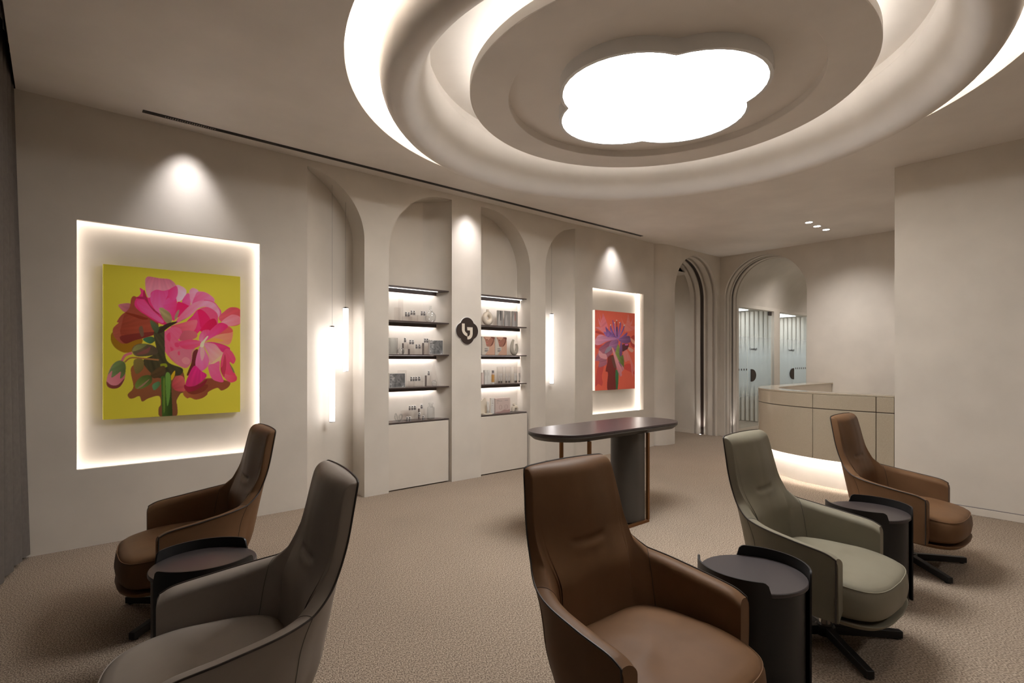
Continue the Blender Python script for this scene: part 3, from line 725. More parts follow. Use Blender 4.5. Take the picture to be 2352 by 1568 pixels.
# ================================================================== ARMCHAIRS
def build_chair():
    root = thing('lounge_chair', 'x', 'armchair', group='high-backed leather swivel chairs')
    L = M['brown']
    base = catmull([(-.318, 0), (-.316, .10), (-.306, .195), (-.297, .221), (-.284, .241), (-.256, .268), (-.205, .308), (-.12, .338), (.02, .351), (.125, .352), (.160, .352)], 12)
    ZK = [(float(np.interp(k / 12.0, range(11), [.958, .957, .954, .946, .81, .640, .582, .562, .538, .521, .500])),) for k in range(len(base))]
    nb = len(base)
    # finer columns, both halves
    cols = [(f, -l, z[0], k / (nb - 1)) for k, ((f, l), z) in reversed(list(enumerate(zip(base, ZK))))] + \
           [(f, l, z[0], k / (nb - 1)) for k, ((f, l), z) in enumerate(zip(base, ZK))][1:]
    # rounded top corners of the back
    out = []
    for f, l, z, s_ in cols:
        out.append([f, l, z, s_])
    N = len(out)
    zs_ = [c[2] for c in out]
    for _ in range(2):
        zs_ = [zs_[i] if i in (0, N - 1) else (zs_[i - 1] + 2 * zs_[i] + zs_[i + 1]) / 4 for i in range(N)]
    zb = 0.232
    NO, NR, NI = 16, 8, 74
    mb = MB(); outer_edge = []; arm_in = []
    for i in range(N):
        f, l, _, s_ = out[i]; zt = zs_[i]
        p0 = out[max(i - 1, 0)]; p1 = out[min(i + 1, N - 1)]
        tx, ty = p1[0] - p0[0], p1[1] - p0[1]; d_ = math.hypot(tx, ty); nx, ny = ty / d_, -tx / d_
        # inward = towards chair centre
        if nx * (0.02 - f) + ny * (0 - l) < 0: nx, ny = -nx, -ny
        lean = 0.205 * (1 - sstep(.50, .80, s_))
        isback = 1 - sstep(.12, .60, s_)
        def off(z):
            zf = sstep(.47, .82, z)
            return -lean * (z - 0.45) + zf * ((-.316 + .22 * l * l) - f)
        def nrm(z):
            zf = sstep(.47, .82, z); a_, b_ = nx * (1 - zf) + zf, ny * (1 - zf); q_ = math.hypot(a_, b_); return a_ / q_, b_ / q_
        def th(z):
            t0 = 0.060 + 0.010 * isback
            t0 += isback * (0.018 * math.exp(-((z - .56) / .085) ** 2) + 0.012 * math.exp(-((z - .80) / .13) ** 2))
            win = 1 - sstep(.06, .115, abs(l))
            zc = 0.672 + 0.6 * l * l
            t0 -= win * 0.010 * math.exp(-((z - zc) / .011) ** 2)
            t0 += win * 0.002 * math.exp(-((z - zc + .022) / .015) ** 2)
            return t0 * (1 - .42 * sstep(.54, .72, z) * sstep(.02, .24, abs(l)))
        taper = lambda z: 0.030 * sstep(.42, .22, z) * (1 if s_ < .6 else 1 - sstep(.6, .9, s_) * .7)
        ring = []
        for k in range(NO + 1):
            z = zb + (zt - zb) * k / NO; w_ = taper(z)
            ring.append((f + off(z) + nrm(z)[0] * w_, l + nrm(z)[1] * w_, z))
        T = th(zt - .05); rh = 0.030 + 0.016 * isback
        outer_edge.append(Vector(ring[-1]))
        for k in range(1, NR + 1):
            a = k / NR * PI / 2
            z = zt - rh * (1 - math.cos(a)) + 0.006 * math.sin(2 * a); w_ = th(zt - rh) * math.sin(a)
            ring.append((f + off(z) + nrm(z)[0] * w_, l + nrm(z)[1] * w_, z))
        zi = zt - rh
        for k in range(1, NI + 1):
            z = zi + (0.27 - zi) * k / NI; w_ = th(z) + taper(z) * .6
            ring.append((f + off(z) + nrm(z)[0] * w_, l + nrm(z)[1] * w_, z))
        mb.v += ring; K = len(ring)
        arm_in.append(Vector(ring[NO + NR]))
    for i in range(N - 1):
        for k in range(K - 1):
            a = i * K + k; mb.f.append((a, a + 1, a + K + 1, a + K))
        mb.f.append((i * K + K - 1, i * K, (i + 1) * K, (i + 1) * K + K - 1))
    mb.f.append(tuple(range(K))); mb.f.append(tuple(range((N - 1) * K, N * K))[::-1])
    obj('shell', mb, L, root, angle=50)
    # piping along the outer rim and down the arm fronts
    path = [Vector((outer_edge[0].x, outer_edge[0].y, zb))] + [Vector((outer_edge[0].x + .001, outer_edge[0].y, zb + (zs_[0] - zb) * k / 6)) for k in range(1, 6)] + outer_edge
    path += [Vector((outer_edge[-1].x + .001, outer_edge[-1].y, zb + (zs_[-1] - zb) * k / 6)) for k in range(5, 0, -1)] + [Vector((outer_edge[-1].x, outer_edge[-1].y, zb))]
    obj('piping', MB().tube([p + Vector((0, 0, .0012)) for p in path], 0.0034, 6), M['pipe'], root)
    # seams where back meets arms
    for sgn in (0, 1):
        idx = [i for i in range(N) if abs(out[i][3] - 0.60) < 0.006 and (out[i][1] > 0) == bool(sgn)]
        if idx:
            i = idx[0]; seam = [Vector(mb.v[i * K + k]) for k in range(2, K - 8, 1)]
            obj('seam', MB().tube(seam, 0.0014, 5, caps=False), M['seam'], root)
    # seat cushion
    half = [(-.245, 0), (-.24, .15), (-.20, .235), (-.10, .278), (.03, .290), (.13, .293), (.21, .280), (.272, .238), (.306, .15), (.318, 0)]
    hp = catmull(half, 5); plan = hp + [(f, -l) for f, l in reversed(hp[1:-1])]; n = len(plan)
    cx_ = 0.03
    prof = [(0.050, .232), (0.022, .238), (0.006, .256), (0.0, .29), (0.0, .33), (0.004, .362), (0.014, .384), (0.030, .397), (0.06, .405), (0.11, .411), (0.17, .415), (0.24, .417)]
    mb = MB()
    for ins, z in prof:
        for f, l in plan:
            r = math.hypot(f - cx_, l); k = max(0.02, (r - ins) / r); drop = 0.022 * sstep(.05, .318, f) * (1 if z > .3 else 0)
            mb.v.append((cx_ + (f - cx_) * k, l * k, z - drop))
    for k in range(len(prof) - 1):
        for i in range(n): mb.f.append((k * n + i, k * n + (i + 1) % n, (k + 1) * n + (i + 1) % n, (k + 1) * n + i))
    mb.f.append(tuple(range(n))[::-1]); mb.f.append(tuple(range((len(prof) - 1) * n, len(prof) * n)))
    cu = obj('seat_cushion', mb, L, root, angle=180)
    pp = [(cx_ + (f - cx_) * (1 - .012 / math.hypot(f - cx_, l)), l * (1 - .012 / math.hypot(f - cx_, l)), .3835 - 0.022 * sstep(.05, .318, f)) for f, l in plan]
    obj('cushion_piping', MB().tube(pp, 0.0024, 6, closed=True), L, cu)
    # pan under the cushion
    mb = MB(); prof = [(.10, .196), (.055, .200), (.022, .209), (.006, .222), (.002, .230), (.006, .232), (.05, .222)]
    for ins, z in prof:
        for f, l in plan:
            r = math.hypot(f - cx_, l); k = (r - ins) / r; mb.v.append((cx_ + (f - cx_) * k, l * k, z - 0.010 * sstep(.0, .318, f)))
    for k in range(len(prof) - 1):
        for i in range(n): mb.f.append((k * n + i, k * n + (i + 1) % n, (k + 1) * n + (i + 1) % n, (k + 1) * n + i))
    mb.f.append(tuple(range(n))[::-1]); mb.f.append(tuple(range((len(prof) - 1) * n, len(prof) * n)))
    obj('seat_pan', mb, L, root, angle=60)
    # swivel base
    obj('column', MB().lathe([(0, .05), (.026, .05), (.026, .13), (.033, .132), (.033, .197), (0, .197)], 24), M['chrome'], root)
    obj('hub', MB().lathe([(0, .016), (.042, .016), (.044, .02), (.044, .058), (.036, .066), (0, .066)], 24), M['black'], root)
    for k in range(4):
        a = PI / 4 + k * PI / 2; m_ = MB(); hw = .016
        pr = [(.03, .018, .062), (.36, .005, .040)]
        vs = []
        for r_, z0, z1 in pr:
            for s_, z in ((-hw, z0), (hw, z0), (hw, z1), (-hw, z1)):
                vs.append((r_ * math.cos(a) - s_ * math.sin(a), r_ * math.sin(a) + s_ * math.cos(a), z))
        m_.add(vs, [(0, 1, 2, 3), (4, 7, 6, 5), (0, 4, 5, 1), (1, 5, 6, 2), (2, 6, 7, 3), (3, 7, 4, 0)])
        lg_ = obj('leg', m_, M['black'], root, bevel=0.003)
        gx, gy = .335 * math.cos(a), .335 * math.sin(a)
        obj('glide', MB().cyl(gx, gy, 0.0, 0.010, 0.013, 12), M['black'], lg_)
    return root
M['seam'] = plain('seam_thread', (0.06, 0.035, 0.022), 0.7)
ch = build_chair()
M['seam2'] = plain('seam_thread_grey', (0.10, 0.09, 0.075), 0.7)
ch.location = (1.535, 1.065, 0); ch.rotation_euler = (0, 0, math.radians(-90.8))
ch['label'] = 'dark brown leather swivel armchair nearest the camera, centre front'
dup(ch, (2.859, 0.99, 0), math.radians(-88.2), 'grey-green leather swivel armchair between two side tables on the right', mats={M['brown']: M['sage'], M['seam']: M['seam2']})
dup(ch, (4.345, 0.99, 0), math.radians(-88.5), 'brown leather swivel armchair at far right by the reception wall')
dup(ch, (0.545, 3.38, 0), math.radians(177), 'brown leather swivel armchair at left below the yellow flower picture')
dup(ch, (0.385, 1.937, 0), math.radians(171.5), 'taupe leather swivel armchair at front left, cut by the picture edge', mats={M['brown']: M['taupe'], M['seam']: M['seam2']})
# ================================================================== RECEPTION DESK
desk = thing('reception_desk', 'curved glossy beige reception desk floating over a lit plinth', 'reception desk', (6.3, 2.6, 0))
path = catmull([(6.112, 1.509), (6.110, 1.66), (6.113, 1.95), (6.145, 2.25), (6.30, 2.66), (6.62, 3.03), (7.02, 3.20), (7.45, 3.245), (8.2, 3.25), (XB - .004, 3.25)], 10)
path = [(x - 6.3, y - 2.6) for x, y in path]
def offs(pl, d):
    out = []
    for i, p in enumerate(pl):
        a = pl[max(i - 1, 0)]; b = pl[min(i + 1, len(pl) - 1)]; tx, ty = b[0] - a[0], b[1] - a[1]; L = math.hypot(tx, ty)
        out.append((p[0] + ty / L * d, p[1] - tx / L * d))
    return out
def strip(pl, d0, d1, z0, z1):
    a, b = offs(pl, d0), offs(pl, d1); n = len(pl); m_ = MB()
    for i in range(n):
        for (x, y), z in ((a[i], z0), (a[i], z1), (b[i], z1), (b[i], z0)): m_.v.append((x, y, z))
    for i in range(n - 1):
        for j in range(4):
            p = i * 4 + j; q = i * 4 + (j + 1) % 4; m_.f.append((p, q, q + 4, p + 4))
    m_.f += [(0, 1, 2, 3), (4 * n - 4, 4 * n - 1, 4 * n - 2, 4 * n - 3)]
    return m_
cuts = [0, 10, 30, 62, len(path) - 1]
for c0, c1 in zip(cuts, cuts[1:]):
    seg_ = path[c0:c1 + 1]
    # pull both ends in by a hair so the joints read
    def shrink(pl, g=0.0025):
        a, b = np.array(pl[0]), np.array(pl[1]); c_, d_ = np.array(pl[-1]), np.array(pl[-2])
        return [tuple(a + (b - a) / np.linalg.norm(b - a) * g)] + pl[1:-1] + [tuple(c_ + (d_ - c_) / np.linalg.norm(d_ - c_) * g)]
    s2 = shrink(seg_)
    obj('lower_panel', strip(s2, 0.0, 0.03, 0.305, 0.835), M['desk'], desk, bevel=0.004)
    obj('upper_panel', strip(s2, 0.0, 0.03, 0.842, 0.990), M['desk'], desk, bevel=0.004)
obj('carcass', strip(path, 0.012, 0.06, 0.305, 0.989), M['bronze'], desk)
obj('counter_top', strip(path, -0.002, 0.23, 0.991, 1.008), M['desk'], desk, bevel=0.003)
obj('inner_panel', strip(path, 0.19, 0.21, 0.30, 0.990), M['panel'], desk)
obj('work_surface', strip(path, 0.211, 0.62, 0.73, 0.755), M['panel'], desk)
obj('underside', strip(path, 0.062, 0.30, 0.350, 0.364), M['panel'], desk)
obj('plinth', strip(path, 0.13, 0.17, 0.0, 0.349), M['panel'], desk)
obj('led_strip', strip(path[:70], 0.064, 0.082, 0.340, 0.3495), M['dled'], desk)

# ================================================================== PAINTINGS
def homography(src):
    dst = [(0, 0), (1, 0), (1, 1), (0, 1)]; A = []; b = []
    for (x, y), (u, v) in zip(src, dst):
        A += [[x, y, 1, 0, 0, 0, -u * x, -u * y], [0, 0, 0, x, y, 1, -v * x, -v * y]]; b += [u, v]
    h_ = np.linalg.solve(np.array(A, float), np.array(b, float)); return np.append(h_, 1).reshape(3, 3)
def lin(c): c = np.array(c, float) / 255; return np.where(c <= 0.04, c / 12.92, ((c + .055) / 1.055) ** 2.4)
class Canvas:
    def __init__(s, W, Hh, quad, bg, gain):
        s.W, s.H = W * 2, Hh * 2; s.gain = gain; s.M = homography(quad)
        s.img = np.ones((s.H, s.W, 3)) * lin(bg)
        s.gx, s.gy = np.meshgrid((np.arange(s.W) + .5) / s.W, (np.arange(s.H) + .5) / s.H)
        rng = np.random.default_rng(3); s.noise = rng.random((64, 64))
    def T(s, pts):
        q = np.c_[np.array(pts, float), np.ones(len(pts))] @ s.M.T; return q[:, :2] / q[:, 2:]
    def mask(s, P):
        x0, x1 = P[:, 0].min(), P[:, 0].max(); y0, y1 = P[:, 1].min(), P[:, 1].max()
        i0, i1 = max(0, int(y0 * s.H) - 1), min(s.H, int(y1 * s.H) + 2); j0, j1 = max(0, int(x0 * s.W) - 1), min(s.W, int(x1 * s.W) + 2)
        gx, gy = s.gx[i0:i1, j0:j1], s.gy[i0:i1, j0:j1]; m = np.zeros(gx.shape, bool); k = len(P)
        for a in range(k):
            (xa, ya), (xb, yb) = P[a], P[(a + 1) % k]
            if ya == yb: continue
            c_ = ((ya > gy) != (yb > gy)) & (gx < (xb - xa) * (gy - ya) / (yb - ya) + xa); m ^= c_
        return m, (i0, i1, j0, j1), gx, gy
    def petal(s, pts, c0, c1=None, axis=None, streak=0.0, alpha=1.0, smooth=True, edge=0.0):
        """closed shape; colour runs from c0 at axis start to c1 at axis end; fine streaks run along the axis"""
        P0 = catmull(pts, 6, closed=True) if smooth else pts
        P = s.T(P0); m, (i0, i1, j0, j1), gx, gy = s.mask(P)
        if m.size == 0: return
        c0 = lin(c0); c1 = c0 if c1 is None else lin(c1)
        if axis is None: axis = (pts[0], pts[len(pts) // 2])
        A = s.T(axis); d = A[1] - A[0]; L2 = (d ** 2).sum() + 1e-9
        t = np.clip(((gx - A[0, 0]) * d[0] + (gy - A[0, 1]) * d[1]) / L2, 0, 1)
        colr = c0 + (c1 - c0) * t[..., None]
        if streak:
            q = ((gx - A[0, 0]) * -d[1] + (gy - A[0, 1]) * d[0]) / math.sqrt(L2) / (0.35 + np.abs(t) + .2)
            colr = colr * (1 + streak * (np.sin(q * 190 + 3 * t) * .5 + np.sin(q * 83 + 1.3) * .5))[..., None]
        if edge:
            cx_, cy_ = P.mean(0); rr = np.hypot(gx - cx_, gy - cy_); rr = rr / (rr[m].max() + 1e-9) if m.any() else rr
            colr = colr * (1 - edge * np.clip(rr, 0, 1) ** 3)[..., None]
        reg = s.img[i0:i1, j0:j1]; reg[m] = reg[m] * (1 - alpha) + colr[m] * alpha
    def line(s, pts, wd, c):
        pts = catmull(pts, 6); n = len(pts); L, R_ = [], []
        for i, p in enumerate(pts):
            a = pts[max(i - 1, 0)]; b = pts[min(i + 1, n - 1)]; tx, ty = b[0] - a[0], b[1] - a[1]; q = math.hypot(tx, ty) + 1e-9
            L.append((p[0] - ty / q * wd / 2, p[1] + tx / q * wd / 2)); R_.append((p[0] + ty / q * wd / 2, p[1] - tx / q * wd / 2))
        s.petal(L + R_[::-1], c, smooth=False)
    def build(s, name, x0, x1, z0, z1, y, parent):
        im = s.img.reshape(s.H // 2, 2, s.W // 2, 2, 3).mean((1, 3)); Hh, W = im.shape[:2]
        im = np.clip(im * s.gain, 0, .9)
        xs = np.linspace(x0, x1, W); zs2 = np.linspace(z1, z0, Hh)
        X, Z = np.meshgrid(xs, zs2); v = np.stack([X, np.full_like(X, y), Z], -1).reshape(-1, 3)
        idx = np.arange(Hh * W).reshape(Hh, W)
        f = np.stack([idx[1:, :-1], idx[1:, 1:], idx[:-1, 1:], idx[:-1, :-1]], -1).reshape(-1, 4)
        me = bpy.data.meshes.new(name); me.vertices.add(len(v)); me.vertices.foreach_set('co', v.ravel())
        me.loops.add(f.size); me.loops.foreach_set('vertex_index', f.ravel().astype(np.int32))
        me.polygons.add(len(f)); me.polygons.foreach_set('loop_start', np.arange(0, f.size, 4, dtype=np.int32))
        me.update(calc_edges=True); me.validate()
        at = me.color_attributes.new('Col', 'FLOAT_COLOR', 'POINT')
        at.data.foreach_set('color', np.c_[im.reshape(-1, 3), np.ones(Hh * W)].ravel().astype(np.float32))
        me.materials.append(M['print']); o = bpy.data.objects.new(name, me); col.objects.link(o); o.parent = parent; return o

def flower_one():
    c = Canvas(300, 360, [(42, 68), (1297, 182), (1292, 1435), (30, 1505)], (176, 166, 48), 1.8)
    p = c.petal
    p([(300,1010),(290,1080),(310,1180),(300,1225),(258,1270),(275,1305),(310,1305),(365,1285),(390,1335),(450,1305),(545,1285),(560,1360),(540,1400),(555,1475),(700,1470),(712,1380),(705,1330),(740,1265),(780,1230),(760,1050),(600,1000),(400,960)], (128,74,40), (104,62,40))
    p([(765,1260),(800,1305),(830,1300),(880,1318),(940,1305),(985,1275),(1000,1245),(1080,1210),(1120,1235),(1185,1200),(1185,1150),(1000,1120),(800,1180)], (140,76,44), (120,60,36))
    p([(800,1240),(860,1270),(960,1240),(990,1180),(850,1180)], (105,42,26))
    p([(110,720),(115,790),(160,850),(240,885),(330,860),(400,770),(300,700),(150,690)], (124,88,10), (132,92,8))
    p([(185,440),(190,470),(240,512),(285,470),(280,430)], (168,100,108), (150,80,92), streak=.12)
    p([(300,380),(275,480),(205,540),(165,600),(180,610),(130,660),(135,730),(190,790),(240,800),(330,770),(430,745),(530,700),(540,600),(470,520),(380,440),(340,370)], (142,70,52), (128,52,34), axis=((140,700),(520,600)), streak=.05)
    p([(245,515),(205,640),(195,700),(230,770),(330,755),(500,700),(470,590),(330,540)], (124,50,32), (140,62,42), axis=((200,660),(520,640)), streak=.10)
    p([(240,515),(330,530),(450,570),(400,580),(300,545)], (112,38,18))
    p([(190,740),(240,800),(330,770),(500,720),(520,690),(300,712)], (104,36,28))
    p([(425,230),(440,190),(470,185),(560,200),(650,210),(705,260),(720,330),(640,420),(500,420),(440,350)], (172,92,112), (196,130,146), axis=((560,190),(560,420)), streak=.06)
    p([(705,268),(760,275),(800,310),(790,360),(740,412),(680,390)], (208,134,152), (222,160,176), streak=.06)
    p([(760,410),(800,345),(825,340),(838,400),(830,455),(780,440)], (182,62,118), (200,80,130), streak=.08)
    p([(828,330),(845,295),(870,290),(910,315),(895,380),(850,450)], (206,120,146), (216,134,158), streak=.05)
    p([(855,445),(880,360),(910,322),(980,330),(1050,380),(1055,415),(1000,440),(920,470)], (198,74,118), (208,104,140), axis=((870,430),(1050,370)), streak=.10)
    p([(960,400),(1050,415),(1100,470),(1120,505),(1105,555),(1040,470)], (190,62,98), (182,70,124))
    p([(375,290),(410,310),(440,370),(470,375),(480,330),(530,305),(590,315),(650,300),(710,270),(722,340),(690,400),(720,440),(660,500),(650,600),(600,628),(520,600),(430,540),(370,500),(328,450),(340,390),(385,340)], (196,42,104), (178,30,84), axis=((400,300),(620,600)), streak=.05)
    p([(480,340),(530,308),(590,318),(650,305),(620,380),(585,460),(560,540),(480,430)], (198,58,116), (208,90,140), axis=((560,310),(560,540)), streak=.09)
    p([(345,420),(390,395),(430,420),(500,500),(590,590),(570,610),(480,560),(380,490)], (196,56,112), (216,80,130), axis=((350,420),(580,600)), streak=.10)
    p([(415,305),(440,372),(470,450),(560,530),(575,545),(500,500),(440,420),(405,370)], (146,28,60))
    p([(345,372),(400,368),(430,380),(420,392),(345,385)], (150,24,70))
    p([(580,480),(620,390),(690,365),(715,420),(700,520),(690,590),(640,560),(600,520)], (206,70,128), (190,40,100), streak=.08)
    p([(640,310),(712,272),(722,345),(690,400),(640,375)], (190,36,98), (204,70,124))
    p([(700,560),(715,440),(732,415),(800,440),(830,468),(770,530)], (200,30,92), (192,12,78))
    p([(690,620),(760,520),(860,430),(960,405),(1050,425),(1105,500),(1095,560),(1060,505),(1000,465),(920,470),(840,540),(760,590)], (198,78,112), (212,126,150), axis=((700,610),(1000,420)), streak=.12)
    p([(550,480),(580,560),(625,615),(668,590),(650,520),(600,482),(580,470)], (146,130,88), (120,104,70), streak=.2)
    p([(690,560),(710,510),(735,490),(725,540),(700,580)], (140,110,90)); p([(730,595),(800,565),(760,590),(700,600)], (140,106,84))
    p([(860,545),(920,480),(1000,465),(1080,520),(1090,600),(1085,650),(1010,620),(920,600)], (194,70,108), (182,62,100))
    p([(1095,560),(1140,510),(1210,465),(1297,490),(1297,612),(1200,640),(1120,600)], (186,76,88), (176,62,70), streak=.06)
    p([(1120,605),(1200,540),(1250,535),(1297,560),(1297,612),(1190,640)], (206,120,134), (196,100,112), streak=.12)
    p([(1020,745),(1120,690),(1190,645),(1225,690),(1215,770),(1180,812),(1080,785)], (206,132,100), (196,110,90), streak=.06)
    p([(1030,730),(1120,660),(1190,642),(1224,692),(1120,712)], (182,74,72))
    p([(990,770),(1060,750),(1145,775),(1060,785)], (198,136,60))
    p([(740,760),(745,700),(800,600),(860,540),(905,488),(980,520),(1025,590),(1010,640),(930,680),(880,720)], (200,46,104), (186,30,84), axis=((900,500),(760,760)), streak=.06)
    p([(905,490),(960,500),(1020,580),(1005,650),(935,655),(915,570)], (192,10,76), (196,24,84))
    p([(930,668),(1000,590),(1060,572),(1078,640),(1010,682),(940,692)], (190,12,72), (170,8,60))
    p([(660,640),(760,610),(880,580),(900,610),(860,690),(760,690),(680,670)], (176,60,82), (196,90,104), streak=.08)
    p([(530,735),(600,690),(660,650),(740,660),(760,720),(730,772),(880,765),(930,800),(850,870),(845,960),(800,1025),(730,1005),(660,950),(600,870),(578,790),(575,750)], (198,78,112), (180,84,104), axis=((620,700),(780,1000)), streak=.08)
    p([(640,895),(700,860),(790,845),(875,842),(848,960),(800,1022),(715,992)], (178,108,118), (172,92,112), alpha=.75)
    for q in ([(620,720),(650,700),(650,780),(625,760)], [(690,800),(720,790),(730,830),(700,830)], [(650,830),(680,850),(660,870)], [(720,880),(735,870),(738,905),(722,905)]): p(q, (196,44,88), alpha=.8)
    p([(755,950),(790,925),(830,950),(820,990),(775,985)], (190,130,132), alpha=.55)
    p([(740,770),(760,700),(800,680),(880,690),(900,730),(860,760)], (164,70,86), (176,84,96))
    p([(860,880),(905,858),(890,1000),(835,1080),(800,1090),(842,980)], (96,32,32), (84,28,24))
    p([(665,1180),(700,1105),(770,1110),(785,1232),(700,1235)], (150,54,58), (170,82,80), streak=.08)
    p([(780,1180),(900,1180),(985,1130),(962,1180),(880,1232),(800,1242)], (132,22,48), (110,24,36))
    p([(925,790),(915,740),(945,685),(1000,672),(1022,700),(985,760)], (206,60,106), (214,110,140), axis=((960,670),(930,790)), streak=.16)
    p([(950,790),(990,710),(1100,610),(1182,638),(1130,690),(1040,742)], (204,70,124), (190,34,92), axis=((950,790),(1150,630)), streak=.10)
    p([(945,795),(870,765),(800,768),(720,800),(790,852),(880,842)], (206,76,108), (196,50,92), axis=((940,795),(720,800)), streak=.18)
    p([(935,810),(895,900),(880,1000),(915,1062),(990,1015),(1005,940),(975,870)], (206,112,148), (196,80,128), axis=((940,800),(930,1050)), streak=.12)
    p([(930,830),(950,825),(965,900),(940,960),(925,900)], (212,160,140), alpha=.6)
    p([(958,795),(1060,805),(1135,885),(1118,950),(1020,1000),(1000,900),(965,832)], (210,108,140), (214,146,128), axis=((960,795),(1110,950)), streak=.10)
    p([(1020,990),(1130,900),(1125,935),(1060,980)], (214,160,120))
    p([(960,786),(1060,788),(1160,818),(1200,852),(1132,882),(1060,806)], (188,54,110), (176,34,90), streak=.08)
    p([(790,1185),(820,1085),(872,1005),(930,1050),(985,1090),(950,1140),(870,1192)], (186,30,106), (166,34,86), axis=((900,1020),(820,1190)), streak=.10)
    p([(1000,1000),(1050,985),(1102,965),(1105,1050),(1138,1150),(1080,1150),(1030,1122),(1002,1055)], (210,86,122), (206,64,114), streak=.05)
    p([(1120,930),(1160,850),(1210,868),(1250,940),(1230,988),(1195,975),(1250,1090),(1258,1140),(1200,1160),(1142,1112),(1110,1040)], (196,66,100), (188,50,84), axis=((1130,880),(1220,1150)), streak=.08)
    p([(1135,1080),(1190,1090),(1255,1100),(1255,1140),(1200,1160),(1150,1120)], (204,82,104), (180,52,76)); p([(1150,900),(1130,1000),(1110,1040),(1140,1110),(1155,1060),(1165,980)], (150,34,54), alpha=.7)
    p([(1195,985),(1225,1030),(1240,1070),(1225,1060)], (92,100,64))
    p([(930,795),(950,775),(985,735),(1000,735),(965,790),(955,830),(925,830)], (214,180,150))
    # greens
    p([(500,700),(590,640),(600,780),(620,960),(760,1030),(740,1090),(640,1100),(560,1120),(480,1080),(400,960),(520,880)], (62,56,34), (52,48,26), streak=.25)
    p([(530,700),(580,640),(640,610),(720,600),(640,650),(570,700)], (48,34,22))
    p([(470,585),(545,640),(530,705),(485,660)], (80,90,58), (56,70,42)); p([(400,760),(480,735),(512,770),(465,802)], (48,106,74), (60,70,40)); p([(365,660),(395,640),(410,720),(385,735)], (96,70,52))
    p([(300,862),(330,815),(400,800),(500,822),(540,882),(470,912),(340,916)], (96,78,56), (70,58,42), axis=((320,820),(500,900)), streak=.1); p([(304,872),(340,816),(440,804),(380,850)], (124,122,70), (90,96,52)); p([(340,900),(430,850),(470,830),(440,890)], (116,62,58), alpha=.7)
    p([(320,950),(400,950),(402,1030),(345,1080),(320,1042)], (112,98,48), (96,84,44)); p([(560,990),(610,985),(620,1015),(570,1020)], (112,120,20)); p([(655,1100),(690,1050),(690,1090),(662,1140)], (170,140,20))
    p([(563,1100),(568,1300),(572,1475),(668,1472),(662,1300),(655,1100)], (56,84,28), (36,52,14), axis=((563,1200),(668,1200)), smooth=False); p([(606,1090),(650,1090),(648,1250),(630,1360),(615,1350)], (86,122,50)); p([(582,1150),(600,1140),(598,1400),(585,1420)], (84,108,36))
    p([(335,1215),(330,1165),(390,1102),(470,1096),(476,1160),(400,1212)], (94,112,48), (56,66,26), streak=.1); p([(345,1215),(460,1125),(400,1190)], (130,96,80)); p([(485,1182),(540,1150),(556,1180),(502,1232)], (76,120,80), (64,94,56))
    p([(470,1080),(540,1020),(600,1010),(590,1090),(500,1120)], (70,52,28), streak=.2)
    c.line([(205,965),(238,910),(302,886)], 24, (172,92,104)); c.line([(232,972),(290,932),(400,937),(545,952)], 14, (134,90,50))
    p([(65,1150),(90,1050),(130,985),(190,955),(236,982),(240,1060),(230,1130),(190,1195),(130,1215),(80,1200)], (184,116,124), (160,80,90))
    p([(65,1150),(76,1197),(130,1216),(190,1196),(232,1120),(170,1180),(110,1182)], (120,54,52), (96,42,40))
    p([(80,1085),(130,987),(190,957),(238,985),(240,1062),(222,1100),(190,1122),(196,1060),(160,1085),(112,1112),(118,1050)], (100,122,76), (80,92,50), streak=.1)
    return c
